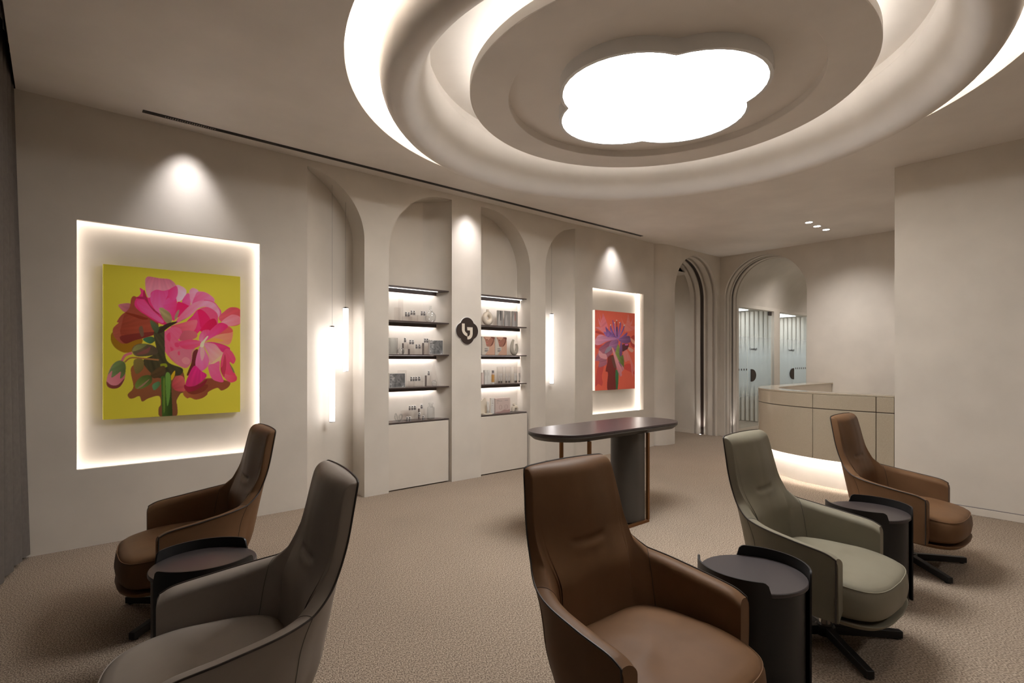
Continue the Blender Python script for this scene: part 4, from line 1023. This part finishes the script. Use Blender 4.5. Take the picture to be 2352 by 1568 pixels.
def flower_two():
    c = Canvas(150, 200, [(95, 85), (792, 145), (790, 1470), (92, 1510)], (202, 82, 66), 2.05)
    p = c.petal
    p([(100,470),(150,455),(260,510),(200,520),(110,490)], (150,56,50)); p([(95,690),(200,700),(280,720),(200,780),(95,750)], (166,62,60))
    p([(150,1080),(250,1060),(215,1250),(230,1350),(215,1420),(150,1390),(100,1430),(115,1270)], (160,64,60))
    p([(310,1010),(330,900),(450,900),(470,1150),(460,1485),(312,1490),(320,1200),(280,1160)], (104,42,40), (92,36,34))
    p([(600,1060),(700,1030),(790,1140),(790,1220),(700,1170),(600,1120)], (166,62,56)); p([(720,570),(790,540),(790,740),(720,700)], (150,54,48))
    p([(100,395),(160,385),(195,395),(170,340),(150,230),(200,320),(175,140),(215,280),(235,140),(300,300),(330,400),(300,470),(260,510),(180,440)], (190,116,120), (176,96,104), streak=.10, smooth=False)
    p([(545,215),(600,330),(640,330),(675,155),(710,320),(770,215),(740,330),(710,370),(790,370),(790,430),(700,460),(620,470),(600,380)], (194,110,98), (180,96,92), streak=.10, smooth=False)
    p([(160,790),(250,690),(330,640),(450,620),(390,720),(330,760),(270,830)], (132,78,96), (104,64,84), streak=.1)
    p([(100,980),(130,880),(200,800),(300,740),(390,720),(400,840),(310,930),(300,1040),(200,1090),(155,1080),(170,990)], (144,90,104), (128,76,90), streak=.12)
    p([(160,870),(170,800),(230,850),(290,870),(300,950),(200,930)], (186,126,132), streak=.1)
    p([(570,700),(680,680),(670,760),(620,800),(570,810)], (78,40,46)); p([(620,690),(670,685),(668,705),(625,708)], (200,90,150))
    for q in ([(300,560),(250,480),(262,470),(330,500),(470,560),(480,600)], [(320,540),(280,385),(340,450),(430,540),(480,600)], [(370,480),(365,350),(400,440),(450,540),(490,600)], [(430,480),(400,285),(416,283),(440,420),(480,580)], [(500,590),(515,420),(535,310),(552,330),(540,430),(520,560)], [(500,600),(560,460),(605,355),(612,380),(580,480)], [(470,560),(462,400),(495,400),(500,590)], [(500,600),(580,540),(655,480),(650,530),(560,590)]):
        p(q, (124,88,140), (92,62,112), streak=.18)
    p([(500,600),(560,570),(640,540),(700,550),(715,610),(700,660),(600,672),(530,640)], (118,80,122), (90,58,90), streak=.2)
    c.line([(474, 275), (480, 560)], 10, (44, 22, 40)); c.line([(437, 312), (462, 500)], 8, (160, 110, 130))
    for q in ((437, 312), (525, 310), (474, 272), (370, 352), (605, 358)): p([(q[0]-9,q[1]),(q[0],q[1]-10),(q[0]+9,q[1]),(q[0],q[1]+10)], (214,196,180))
    p([(95,640),(140,550),(200,520),(300,560),(430,565),(490,600),(400,620),(300,640),(180,700),(110,700)], (182,124,140), (130,90,130), axis=((100,620),(490,600)), streak=.14)
    p([(340,720),(380,640),(490,610),(500,700),(450,830),(420,760),(370,740)], (138,94,128), (110,74,110), streak=.15)
    p([(265,830),(320,740),(385,730),(370,790),(290,850)], (120,110,124))
    p([(460,800),(500,690),(530,780),(540,900),(590,880),(600,1080),(570,1130),(520,1000),(450,900)], (112,128,70), (84,96,50), streak=.1)
    p([(380,920),(430,930),(470,1100),(420,1090)], (90,60,52)); p([(455,1130),(510,1150),(500,1380),(490,1485),(462,1485),(450,1250)], (56,104,64), (40,80,50), smooth=False)
    p([(535,680),(565,660),(570,850),(545,905),(520,860)], (110,76,118), (92,60,100))
    p([(390,740),(440,830),(520,1000),(600,1110),(560,1180),(565,1230),(530,1252),(480,1130),(430,930)], (180,128,132), (160,104,112), streak=.14)
    p([(505,1000),(530,1010),(570,1090),(540,1070)], (110,76,104))
    p([(590,830),(650,790),(700,890),(760,1050),(780,1140),(760,1180),(750,1272),(730,1160),(700,980),(620,1000),(590,900)], (190,108,102), (176,94,92), axis=((640,800),(750,1250)), streak=.16)
    p([(670,760),(690,740),(770,790),(740,830),(690,800)], (200,132,118)); p([(715,580),(780,625),(790,690),(740,660)], (194,126,110))
    return c
def picture(name, label, cv, x0, x1, z0, z1, side):
    yf = YW + 0.085; t = thing(name, label, 'picture', ((x0 + x1) / 2, yf, z0))
    hw, hh = (x1 - x0) / 2, z1 - z0
    obj('canvas_body', MB().box(-hw, hw, 0.0008, 0.045, 0, hh), side, t, smooth=False)
    cv.build('print', -hw, hw, 0, hh, 0, t)
    obj('wall_batten', MB().box(-hw + .12, hw - .12, 0.0455, 0.0648, .12, hh - .12), M['white'], t, smooth=False)
M['yellow_side'] = plain('canvas_side_yellow', srgb(176, 166, 48, 1.6), 0.6)
s_ = (YW + .085) / YW
picture('flower_picture', 'large picture of a pink geranium on yellow in the lit wall recess', flower_one(), 0.268 * s_, 1.192 * s_, 1.35 - (1.35 - 0.912) * s_, 1.35 + 0.708 * s_, M['yellow_side'])
picture('flower_picture', 'red picture of a purple flower in the lit recess right of the shelves', flower_two(), 5.755 * s_, 6.670 * s_, 1.35 - (1.35 - 0.922) * s_, 1.35 + 0.707 * s_, M['white'])
# ================================================================== THINGS ON THE SHELVES
LZ_, RZ_ = SH, SH
E0 = 0.0006
M['box_grey_lt'] = plain('card_grey_light', (0.48, 0.46, 0.44), 0.4)
def X_(u, Y): return px_y(u, 800, Y)[0]
def Z_(u, v, Y): return px_y(u, v, Y)[2]
def acrylic(u0, u1, vt, si, Y, dep, label, mat='acrylic', zb=None):
    x0, x1 = X_(u0, Y), X_(u1, Y); z0 = (SH[si] if zb is None else zb) + E0; z1 = Z_((u0 + u1) / 2, vt, Y)
    o = obj('acrylic_block', MB().box(-(x1 - x0) / 2, (x1 - x0) / 2, 0, dep, 0, max(.008, z1 - z0)), M[mat], None, smooth=False, bevel=0.001, loc=((x0 + x1) / 2, Y, z0))
    return tag(o, label, 'display block', 'clear acrylic display blocks'), z1
def make_vial():
    t = thing('vial', 'x', 'vial', group='small chrome-capped vials on the shelves')
    obj('body', MB().lathe([(0, 0), (.0105, 0), (.0112, .001), (.0112, .026), (.009, .0275), (0, .0275)], 16), M['box_grey_lt'], t)
    obj('label', MB().lathe([(.0115, .004), (.0115, .022)], 16, (0, 0), PI * 1.05, PI * 1.95), M['inkgrey'], t)
    cp = obj('cap', MB().lathe([(.0085, .0276), (.0122, .029), (.0128, .034), (.0128, .046), (.011, .048), (0, .048)], 16), M['white'], t)
    obj('cap_stud', MB().lathe([(0, 0), (.0062, 0.0), (.0062, .006), (0, .006)], 10), M['ink'], cp)
    cp.children[0].location = (0, -0.0125, 0.0375); cp.children[0].rotation_euler = (PI / 2, 0, 0); cp.children[0].location = (0, -0.009, 0.0375)
    return t
VIAL = []; VR = math.radians(-31)
def vial(u, z, Y, label):
    loc = (X_(u, Y), Y, z + E0)
    if not VIAL:
        t = make_vial(); t.location = loc; t.rotation_euler = (0, 0, VR); t['label'] = label; VIAL.append(t); return t
    return dup(VIAL[0], loc, VR, label)

# --- left niche, second shelf
Y = 5.05
tag(obj('acrylic_sheet', MB().box(-.006, .006, 0, .09, 0, Z_(920, 684, 5.08) - SH[1]), M['acrylic'], None, smooth=False, loc=(X_(925, 5.08), 5.08, SH[1] + E0)), 'tall clear acrylic sheet on the second left shelf', 'display sheet')
acrylic(909.5, 920, 706, 1, 5.04, .045, 'upright clear acrylic block left of the vials on the second left shelf')
b1 = acrylic(928, 947, 726.5, 1, 5.02, .05, 'low clear acrylic block under the first vial pair, second left shelf')[1]
b2 = acrylic(943, 961, 723, 1, 5.085, .05, 'middle clear acrylic block under the second vial pair, second left shelf')[1]
b3 = acrylic(963, 986, 724.5, 1, 5.02, .05, 'clear acrylic block beside the round flask, second left shelf')[1]
for u, z, yy, wd in ((933, b1, 5.045, 'leftmost of the six vials'), (939.5, b1, 5.045, 'second of the six vials'), (945.5, b2, 5.11, 'third of the six vials'), (951.5, b2, 5.11, 'fourth of the six vials'), (969, b3, 5.045, 'fifth of the six vials'), (975, b3, 5.045, 'sixth of the six vials')):
    vial(u, z, yy, 'small chrome-capped vial on the second left shelf, ' + wd)
def lathe_thing(name, prof, u, si, Y, mat, label, cat, n=32):
    return tag(obj(name, MB().lathe(prof, n), M[mat], None, loc=(X_(u, Y), Y, SH[si] + E0)), label, cat)
s_ = 0.0049
pf = catmull([(0, .001), (.030, .0), (.052, .022), (.060, .055), (.054, .088), (.032, .115), (.014, .135), (.0105, .155), (.0105, .178), (.013, .184)], 5)
lathe_thing('glass_flask', pf, 989, 1, 5.06, 'glass', 'round clear glass flask with narrow neck, right end of the second left shelf', 'vase')
# --- left niche, third shelf
lathe_thing('glass_cylinder', [(0, .002), (.046, .002), (.047, .17), (.044, .17), (.043, .008), (0, .008)], 903, 2, 5.06, 'glass', 'clear glass cylinder vase at the left end of the third left shelf', 'vase')
g = obj('glass_ball', MB().lathe(catmull([(0, 0), (.018, .002), (.033, .018), (.036, .036), (.030, .055), (.014, .067), (0, .070)], 4), 28), M['glass'], None, loc=(X_(921, 5.03), 5.03, SH[2] + E0)); tag(g, 'clear glass ball in front on the third left shelf', 'glass ball')
b = acrylic(929, 938, 786, 2, 5.06, .045, 'tall clear acrylic block carrying a single vial, third left shelf')[1]; vial(930.5, b, 5.085, 'single chrome-capped vial on the tall block of the third left shelf')
acrylic(924.4, 927.4, 788, 2, 5.085, .010, 'thin smoky acrylic bar behind the glass ball, third left shelf', 'smoke')
b = acrylic(940, 952, 790.5, 2, 5.09, .045, 'middle-height clear acrylic block with two vials, third left shelf')[1]
vial(942.5, b, 5.11, 'left vial on the middle-height block of the third left shelf'); vial(948.5, b, 5.11, 'right vial on the middle-height block of the third left shelf')
b = acrylic(944, 966, 800.5, 2, 5.03, .045, 'low clear acrylic block with two vials, third left shelf')[1]
vial(957, b, 5.05, 'left vial on the low block of the third left shelf'); vial(964, b, 5.05, 'right vial on the low block of the third left shelf')
acrylic(938.5, 941.5, 801, 2, 5.035, .010, 'short smoky acrylic bar in the middle of the third left shelf', 'smoke')
acrylic(971, 974.2, 787.5, 2, 5.04, .010, 'tall smoky acrylic bar beside the silver box, third left shelf', 'smoke')
b = acrylic(975, 985, 787, 2, 5.045, .045, 'tall clear acrylic block next to the silver box, third left shelf')[1]
vial(976.5, b, 5.065, 'left vial on the block next to the silver box, third left shelf'); vial(981.8, b, 5.065, 'right vial on the block next to the silver box, third left shelf')
def foil_box(u0, u1, vt, si, Y, label):
    x0, x1 = X_(u0, Y), X_(u1, Y); h_ = Z_((u0 + u1) / 2, vt, Y) - SH[si]; w_ = (x1 - x0) / 2
    t = thing('silver_box', label, 'box', ((x0 + x1) / 2, Y, SH[si] + E0), 0, 'silver foil print boxes')
    obj('carton', MB().box(-w_, w_, .001, .035, 0, h_), M['box_white'], t, smooth=False)
    obj('foil_print', MB().box(-w_ + .004, w_ - .004, 0, .0009, .004, h_ - .004), M['foil'], t, smooth=False)
    for k, (a0, a1, zz) in enumerate(((.02, .10, .86), (.02, .13, .78), (.02, .19, .66))):
        obj('printed_line', MB().box(-w_ + .008, -w_ + .008 + a1 * 1.0 * w_ * 3, -.0006, -.0001, h_ * zz, h_ * zz + .004), M['white'], t, smooth=False)
foil_box(987, 1017.5, 781, 2, 5.05, 'silver crumpled-foil print box at the right end of the third left shelf')
# --- left niche, fourth shelf
foil_box(894.5, 931, 857, 3, 5.03, 'silver crumpled-foil print box at the left end of the fourth left shelf')
acrylic(917, 934, 850, 3, 5.11, .04, 'clear acrylic block behind the silver box, fourth left shelf')
b = acrylic(941.5, 953, 875.5, 3, 5.03, .05, 'left clear acrylic block under vials, fourth left shelf')[1]
vial(945, b, 5.05, 'first of four vials in a row on the fourth left shelf'); vial(950.8, b, 5.05, 'second of four vials in a row on the fourth left shelf')
b = acrylic(953.5, 972, 874.8, 3, 5.05, .05, 'right clear acrylic block under vials, fourth left shelf')[1]
vial(956.2, b, 5.07, 'third of four vials in a row on the fourth left shelf'); vial(963.2, b, 5.07, 'fourth of four vials in a row on the fourth left shelf')
acrylic(977, 980.3, 862, 3, 5.03, .010, 'smoky acrylic bar in front on the fourth left shelf', 'smoke')
b = acrylic(981.5, 990, 862, 3, 5.06, .05, 'tall clear acrylic block with one vial, fourth left shelf')[1]; vial(984.7, b, 5.08, 'single vial on the tall block of the fourth left shelf')
x0, x1, xa_ = X_(984, 5.1), X_(1005, 5.1), X_(996.5, 5.1); ht = Z_(996, 833, 5.1) - SH[3]
tag(obj('acrylic_wedge', MB().add([(x0 - xa_, -.03, 0), (x1 - xa_, -.03, 0), (x1 - xa_, .03, 0), (x0 - xa_, .03, 0), (0, -.004, ht), (.004, -.004, ht), (.004, .004, ht), (0, .004, ht)], [(0, 3, 2, 1), (0, 1, 5, 4), (1, 2, 6, 5), (2, 3, 7, 6), (3, 0, 4, 7), (4, 5, 6, 7)]), M['acrylic'], None, smooth=False, loc=(xa_, 5.1, SH[3] + E0)), 'tall pointed clear acrylic wedge on the fourth left shelf', 'display block')
lathe_thing('glass_jar', catmull([(0, 0), (.02, .001), (.029, .016), (.029, .038), (.021, .056), (.012, .064), (.014, .072)], 4), 997.5, 3, 5.04, 'glass', 'small round glass jar at the foot of the pointed wedge', 'jar')
# --- left niche, lowest shelf
sw = thing('glass_swirl', 'looping clear glass swirl sculpture at the left of the lowest left shelf', 'glass sculpture', (X_(915.5, 5.03), 5.03, SH[4] + E0))
loop = catmull([(-.046, 0, .060), (-.034, .0, .088), (-.022, .0, .070), (-.006, 0, .024), (.018, 0, .014), (.038, 0, .040), (.040, 0, .066), (.024, .008, .074), (.012, .010, .052), (.020, .004, .022), (.0, -.008, .010), (-.028, -.006, .018), (-.044, 0, .044), (-.040, .004, .058)], 6)
obj('glass_rod', MB().tube(loop, 0.007, 10), M['glass'], sw); obj('foot', MB().lathe([(0, 0), (.022, 0), (.020, .006), (0, .008)], 20), M['glass'], sw)
b = acrylic(925.5, 953.5, 942.5, 4, 5.07, .05, 'wide clear acrylic block with three vials, lowest left shelf')[1]
for u, wd in ((941.3, 'left'), (947.6, 'middle'), (953.2, 'right')): vial(u, b, 5.09, wd + ' of three vials up on the wide block of the lowest left shelf')
vial(935.6, SH[4], 5.015, 'left of two vials standing directly on the lowest left shelf'); vial(941.5, SH[4], 5.015, 'right of two vials standing directly on the lowest left shelf')
b = acrylic(958.5, 967, 957.5, 4, 5.03, .035, 'small clear acrylic cube with one vial, lowest left shelf')[1]; vial(963, b, 5.045, 'vial on the small acrylic cube of the lowest left shelf')
acrylic(961, 964.2, 938, 4, 5.10, .010, 'smoky acrylic bar behind the small cube, lowest left shelf', 'smoke')
b = acrylic(965.8, 976, 938.5, 4, 5.075, .045, 'tall clear acrylic block beside the jar, lowest left shelf')[1]; vial(968.6, b, 5.095, 'highest vial on the lowest left shelf, on the tall block')
vial(972, SH[4], 5.02, 'lone vial in front of the tall block on the lowest left shelf')
pf = catmull([(0, .002), (.038, .002), (.041, .010), (.041, .115), (.036, .130), (.023, .138), (.022, .158), (.026, .166), (.028, .174), (.026, .178)], 4)
t = thing('apothecary_jar', 'tall clear glass apothecary jar at the right of the lowest left shelf', 'jar', (X_(989.5, 5.05), 5.05, SH[4] + E0))
obj('jar_body', MB().lathe(pf, 32), M['glass'], t); obj('jar_base', MB().lathe([(0, 0), (.039, 0), (.041, .004), (.039, .009), (0, .007)], 32), M['smoke'], t)

# --- right niche, second shelf: donut vase
t = thing('donut_vase', 'cream ceramic ring vase with a hole, left end of the second right shelf', 'vase', (X_(1120, 5.06), 5.06, SH[1] + E0))
mb = MB(); nA, nB = 40, 14
for i in range(nA):
    a = 2 * PI * i / nA; cR = .052 + .004 * math.sin(a); zc = .083
    for j in range(nB):
        bb = 2 * PI * j / nB; rr = .029 * (1.0 if math.sin(a) > -.2 else 1.08); w_ = cR + rr * math.cos(bb)
        zz = max(0.0, zc + w_ * math.sin(a) * 1.03)
        mb.v.append((w_ * math.cos(a) * .93, .030 * math.sin(bb), zz))
for i in range(nA):
    for j in range(nB): mb.f.append((i * nB + j, ((i + 1) % nA) * nB + j, ((i + 1) % nA) * nB + (j + 1) % nB, i * nB + (j + 1) % nB))
obj('ring_body', mb, M['cream'], t, angle=180, fix=False)
obj('neck', MB().lathe([(.020, .150), (.0165, .165), (.015, .188), (.0165, .192), (.012, .192), (.011, .16)], 20), M['cream'], t)
def carton(u0, u1, vt, si, Y, dep, mat, label, name='carton_box', group=None, rotz=0):
    x0, x1 = X_(u0, Y), X_(u1, Y); h_ = Z_((u0 + u1) / 2, vt, Y) - SH[si]; w_ = (x1 - x0) / 2
    t = thing(name, label, 'box', ((x0 + x1) / 2, Y, SH[si] + E0), rotz, group)
    obj('carton', MB().box(-w_, w_, .0005, dep, 0, h_), M[mat], t, smooth=False, bevel=.0008); return t, w_, h_
def ink(t, x0, x1, z0, z1, mat='ink', y=-.0002):
    obj('print_mark', MB().quad((x0, y, z0), (x1, y, z0), (x1, y, z1), (x0, y, z1)), M[mat], t, smooth=False)
for u0, u1, vt, kind, wd in ((1143, 1156, 713, 'ink', 'with a dark stripe, left of the three grey boxes'), (1159.5, 1173, 714, 'inkgrey', 'with pale lettering, middle of the three grey boxes'), (1176.5, 1189, 715, 'red', 'with red lettering, right of the three grey boxes')):
    t, w_, h_ = carton(u0, u1, vt, 1, 5.04, .018, 'box_grey', 'silver-grey slim box ' + wd, group='grey slim boxes')
    cv = [(-w_ + .003, .0)] + [(-w_ + .004 + .03 * (1 - math.cos(k / 10 * PI / 2)) * 1.0, .0 + h_ * .78 * math.sin(k / 10 * PI / 2)) for k in range(11)] + [(-w_ + .05, 0)]
    obj('print_curve', MB().add([(min(w_ - .002, a), -.0001, b) for a, b in cv], [tuple(range(len(cv)))]), M['box_grey_lt'], t, smooth=False)
    if kind == 'ink': ink(t, -.002, .009, h_ * .36, h_ * .98, 'ink', -.0004)
    elif kind == 'red': ink(t, -.001, .006, h_ * .38, h_ * .92, 'red', -.0004)
    else: ink(t, .000, .004, h_ * .40, h_ * .60, 'inkgrey', -.0004); ink(t, .000, .005, h_ * .78, h_ * .92, 'inkgrey', -.0004)
    ink(t, .013, .017, h_ * .70, h_ * .88, 'inkgrey', -.0004)
# --- right niche, third shelf: two portrait boxes (lower face, chin, neck) and U vase
PRT = {'bgp': (205, 196, 184), 'skin': (206, 160, 138), 'face': (168, 116, 98), 'shade': (122, 76, 64), 'lip': (198, 128, 116), 'neck': (204, 164, 142), 'dark': (90, 52, 42)}
PM = {k: plain('portrait_' + k, srgb(*v, 1.0), 0.5) for k, v in PRT.items()}
def portrait(u0, u1, vt, label):
    t, w_, h_ = carton(u0, u1, vt, 2, 5.03, .04, 'box_white', label, 'portrait_box', 'boxes printed with a face')
    S = lambda pts: [(-w_ + 2 * w_ * (x - 105) / 355.0, h_ * (1 - (y - 965) / 500.0)) for x, y in pts]
    def shp(pts, m_, lv, sm=True):
        P_ = S(catmull(pts, 4, closed=True) if sm else pts); P_ = [(min(w_, max(-w_, a)), min(h_, max(0, b))) for a, b in P_]
        obj('print_shape', MB().add([(a, -.0002 * lv, b) for a, b in P_], [tuple(range(len(P_)))]), PM[m_], t, smooth=False)
    shp([(105, 965), (460, 965), (460, 1465), (105, 1465)], 'bgp', 1, False)
    shp([(300, 1180), (400, 1100), (460, 1060), (460, 1465), (185, 1465), (240, 1380), (295, 1330)], 'neck', 2, False)
    shp([(160, 966), (440, 966), (440, 1060), (400, 1170), (340, 1225), (280, 1238), (225, 1220), (205, 1130), (180, 1050)], 'face', 3)
    shp([(330, 966), (440, 966), (442, 1060), (400, 1175), (330, 1232), (390, 1120), (410, 1030)], 'shade', 4)
    shp([(160, 966), (350, 966), (270, 1060), (220, 1050), (190, 1010)], 'skin', 4)
    shp([(205, 1125), (245, 1108), (295, 1130), (250, 1162), (210, 1150)], 'lip', 5); shp([(205, 1130), (250, 1126), (292, 1132), (250, 1138)], 'dark', 6)
    shp([(215, 1045), (245, 1035), (262, 1050), (240, 1062)], 'shade', 5)
    for zz, x1 in ((1290, 260), (1335, 272), (1362, 250)):
        ink(t, -w_ + 2 * w_ * (172 - 105) / 355, -w_ + 2 * w_ * (x1 - 105) / 355, h_ * (1 - (zz + 12 - 965) / 500), h_ * (1 - (zz - 8 - 965) / 500), 'inkgrey', -.0012)
portrait(1107.5, 1136.5, 773, 'box printed with a half face, left of the pair on the third right shelf')
portrait(1137.5, 1164, 774, 'box printed with a half face, right of the pair beside the U-shaped vase')
t = thing('u_vase', 'grey ceramic U-shaped vase with two uneven horns, third right shelf', 'vase', (X_(1181, 5.06), 5.06, SH[2] + E0))
pts = catmull([(-.012, 0, .190), (-.030, 0, .160), (-.041, 0, .115), (-.040, 0, .070), (-.028, 0, .036), (0, 0, .022), (.026, 0, .036), (.040, 0, .075), (.042, 0, .110), (.034, 0, .142)], 6)
nP = len(pts); rad = [.0135 + .0105 * math.sin(PI * min(1, i / (nP - 1) * 1.0)) for i in range(nP)]
mb = MB().tube(pts, rad, 16); mb.v = [(a, b_ * 1.0, max(0.0, c)) for a, b_, c in mb.v]; obj('vase_body', mb, M['sand'], t, angle=60)
# --- right niche, fourth shelf
lathe_thing('pink_bottle', [(0, 0), (.017, 0), (.017, .05), (.016, .052), (.016, .135), (.013, .14), (0, .14)], 1108, 3, 5.04, 'box_pink', 'pale pink bottle at the left end of the fourth right shelf', 'bottle')
for u0, u1, wd in ((1113.3, 1119.4, 'left'), (1119.8, 1126, 'right')):
    t, w_, h_ = carton(u0, u1, 850, 3, 5.04, .03, 'box_white', 'slim white carton, %s of the pair beside the amber bottle' % wd, group='slim white cartons')
    for a, b_ in ((.82, .12), (.74, .15), (.70, .1), (.62, .08)): ink(t, -w_ * .7, -w_ * .7 + w_ * 2 * (.3 + b_), h_ * a, h_ * a + .0025, 'inkgrey')
t = thing('amber_bottle', 'bottle of amber liquid with grey cap on the fourth right shelf', 'bottle', (X_(1132.2, 5.05), 5.05, SH[3] + E0))
obj('bottle_base', MB().cyl(0, 0, 0, .022, .0185, 24), M['box_white'], t); obj('liquid', MB().cyl(0, 0, .0221, .112, .0185, 24), M['amber'], t)
obj('shoulder', MB().lathe([(.0185, .1121), (.0185, .128), (.015, .132), (0, .132)], 24), M['box_pink'], t); obj('cap', MB().cyl(0, 0, .1321, .163, .0145, 24), M['inkgrey'], t)
def make_tube():
    t = thing('cream_tube', 'x', 'tube', group='white cream tubes in glass cylinders')
    mb = MB(); n = 16
    for z, rx, ry in ((.026, .0105, .0105), (.04, .012, .0105), (.07, .0135, .008), (.105, .0145, .002), (.118, .015, .001)):
        for k in range(n): mb.v.append((rx * math.cos(2 * PI * k / n), ry * math.sin(2 * PI * k / n), z))
    for k in range(4):
        for j in range(n): mb.f.append((k * n + j, k * n + (j + 1) % n, (k + 1) * n + (j + 1) % n, (k + 1) * n + j))
    mb.f += [tuple(range(n))[::-1], tuple(range(4 * n, 5 * n))]
    obj('tube_body', mb, M['box_white'], t)
    obj('cap', MB().lathe([(0, 0), (.0095, 0), (.0105, .002), (.0105, .0258), (0, .0258)], 16), M['chrome'], t)
    for zz in (.085, .078, .07): obj('print_mark', MB().box(-.006, .004, -.0105, -.0095, zz, zz + .002), M['inkgrey'], t, smooth=False)
    return t
TB = make_tube(); first = True
for u, ry, gl, wd in ((1146.5, .06, 0, 'left tube in the left glass'), (1151.5, .02, 0, 'right tube in the left glass'), (1163, .03, 1, 'left tube in the middle glass'), (1169.5, -.05, 1, 'right tube in the middle glass'), (1183.5, .05, 2, 'left tube in the right glass'), (1188.2, .02, 2, 'middle tube in the right glass'), (1192.8, -.03, 2, 'right tube in the right glass')):
    lb = 'white cream tube standing on its chrome cap, ' + wd; loc = (X_(u, 5.06), 5.06 + (.018 if wd.startswith('middle') else 0), SH[3] + 0.006)
    if first: TB.location = loc; TB['label'] = lb; first = False; o = TB
    else: o = dup(TB, loc, 0, lb)
for u, wd in ((1148.5, 'left'), (1166.5, 'middle'), (1187.8, 'right')):
    t = thing('display_glass', 'tall clear glass cylinder around cream tubes, %s of three on the fourth right shelf' % wd, 'glass cylinder', (X_(u, 5.066), 5.066, SH[3] + E0), 0, 'tall glass cylinders')
    r_ = .042 if wd != 'right' else .044
    obj('wall', MB().lathe([(r_, .006), (r_, .205), (r_ - .003, .205), (r_ - .003, .006)], 32), M['acrylic'], t); obj('base', MB().lathe([(0, 0), (r_ + .002, 0), (r_ + .002, .005), (0, .005)], 32), M['acrylic'], t)
# --- right niche, lowest shelf
t = thing('sculpted_tray', 'cream wavy stand-up tray panel at the left of the lowest right shelf', 'tray', (X_(1117, 5.05), 5.05, SH[4] + E0))
bl = catmull([(-.055, .02), (-.058, .09), (-.050, .145), (-.02, .170), (.006, .192), (.034, .186), (.046, .15), (.046, .05), (.03, .006), (-.03, .004)], 6, closed=True)
obj('back_panel', plate([(a, max(.012, b_)) for a, b_ in bl], .050, .066), M['cream'], t); obj('tray_base', MB().prism(catmull([(-.045, -.04), (.04, -.045), (.075, -.02), (.06, .045), (-.05, .045)], 5, closed=True), 0, .011), M['cream'], t)
def std_tube(u, Y, label):
    t = thing('tube_box', label, 'tube', (X_(u, Y), Y, SH[4] + .0125)); obj('tube_body', MB().add([(-.011, -.010, .035), (.011, -.010, .035), (.011, .010, .035), (-.011, .010, .035), (-.016, -.002, .142), (.016, -.002, .142), (.016, .002, .142), (-.016, .002, .142)], [(0, 3, 2, 1), (4, 5, 6, 7), (0, 1, 5, 4), (1, 2, 6, 5), (2, 3, 7, 6), (3, 0, 4, 7)]), M['box_white'], t)
    obj('cap', MB().cyl(0, 0, 0, .0345, .0115, 16), M['box_grey_lt'], t)
    for zz in (.125, .112): obj('print_mark', MB().box(-.006, .006, -.0062, -.0050, zz, zz + .003), M['inkgrey'], t, smooth=False)
std_tube(1120.6, 5.04, 'white tube with lettering standing on the cream tray')
t, w_, h_ = carton(1128, 1136, 914, 4, 5.062, .03, 'box_white', 'slim white carton between the cream tray and the pink box', 'carton_box')
for a, b_ in ((.80, .4), (.70, .35), (.65, .5), (.52, .3)): ink(t, -w_ * .6, -w_ * .6 + w_ * 2 * b_, h_ * a, h_ * a + .003, 'inkgrey')
t, w_, h_ = carton(1138, 1172, 914, 4, 5.04, .05, 'box_pink', 'wide pale pink box printed with two rings, lowest right shelf', 'ring_box')
M['pinkmark'] = plain('print_rose', (0.42, 0.27, 0.25), 0.5)
for cxp in (-.34, .42):
    pts = [(w_ * cxp + .022 * math.cos(2 * PI * k / 24), -.0012, h_ * .40 + .026 * math.sin(2 * PI * k / 24)) for k in range(24)]
    obj('print_ring', MB().tube(pts, .0013, 5, closed=True), M['pinkmark'], t)
for a, x0_, L_ in ((.86, -.85, .35), (.80, -.85, .75), (.83, .25, .45), (.68, -.85, .25)): ink(t, w_ * x0_, w_ * (x0_ + L_), h_ * a, h_ * a + .0035, 'inkgrey')
obj('print_band', MB().add([(-w_ * .95, -.0002, .003), (w_ * .96, -.0002, .003), (w_ * .96, -.0002, h_ * .24), (w_ * .6, -.0002, h_ * .18), (w_ * .2, -.0002, h_ * .24), (-w_ * .3, -.0002, h_ * .12), (-w_ * .95, -.0002, h_ * .10)], [tuple(range(7))]), M['pinkmark'], t, smooth=False)
t = thing('animal_figurine', 'cream ceramic animal figurine with round head, right end of the lowest right shelf', 'figurine', (X_(1182.5, 5.05), 5.05, SH[4] + E0))
arch_ = catmull([(-.030, 0, .012), (-.030, 0, .040), (-.012, 0, .062), (.012, 0, .064), (.032, 0, .044), (.034, 0, .012)], 6)
mb = MB().tube(arch_, [.016 + .008 * math.sin(PI * i / (len(arch_) - 1)) for i in range(len(arch_))], 14); mb.v = [(a, b_, max(0, c)) for a, b_, c in mb.v]
obj('body', mb, M['cream'], t, angle=60); hd = obj('head', MB().lathe(catmull([(0, -.017), (.012, -.013), (.0175, 0), (.012, .013), (0, .017)], 4), 20), M['cream'], t, loc=(-.020, -.006, .092))
obj('ear', MB().lathe([(0, -.005), (.005, 0), (0, .005)], 8), M['cream'], hd, loc=(-.012, 0, .015)); obj('ear', MB().lathe([(0, -.005), (.005, 0), (0, .005)], 8), M['cream'], hd, loc=(.010, 0, .016))
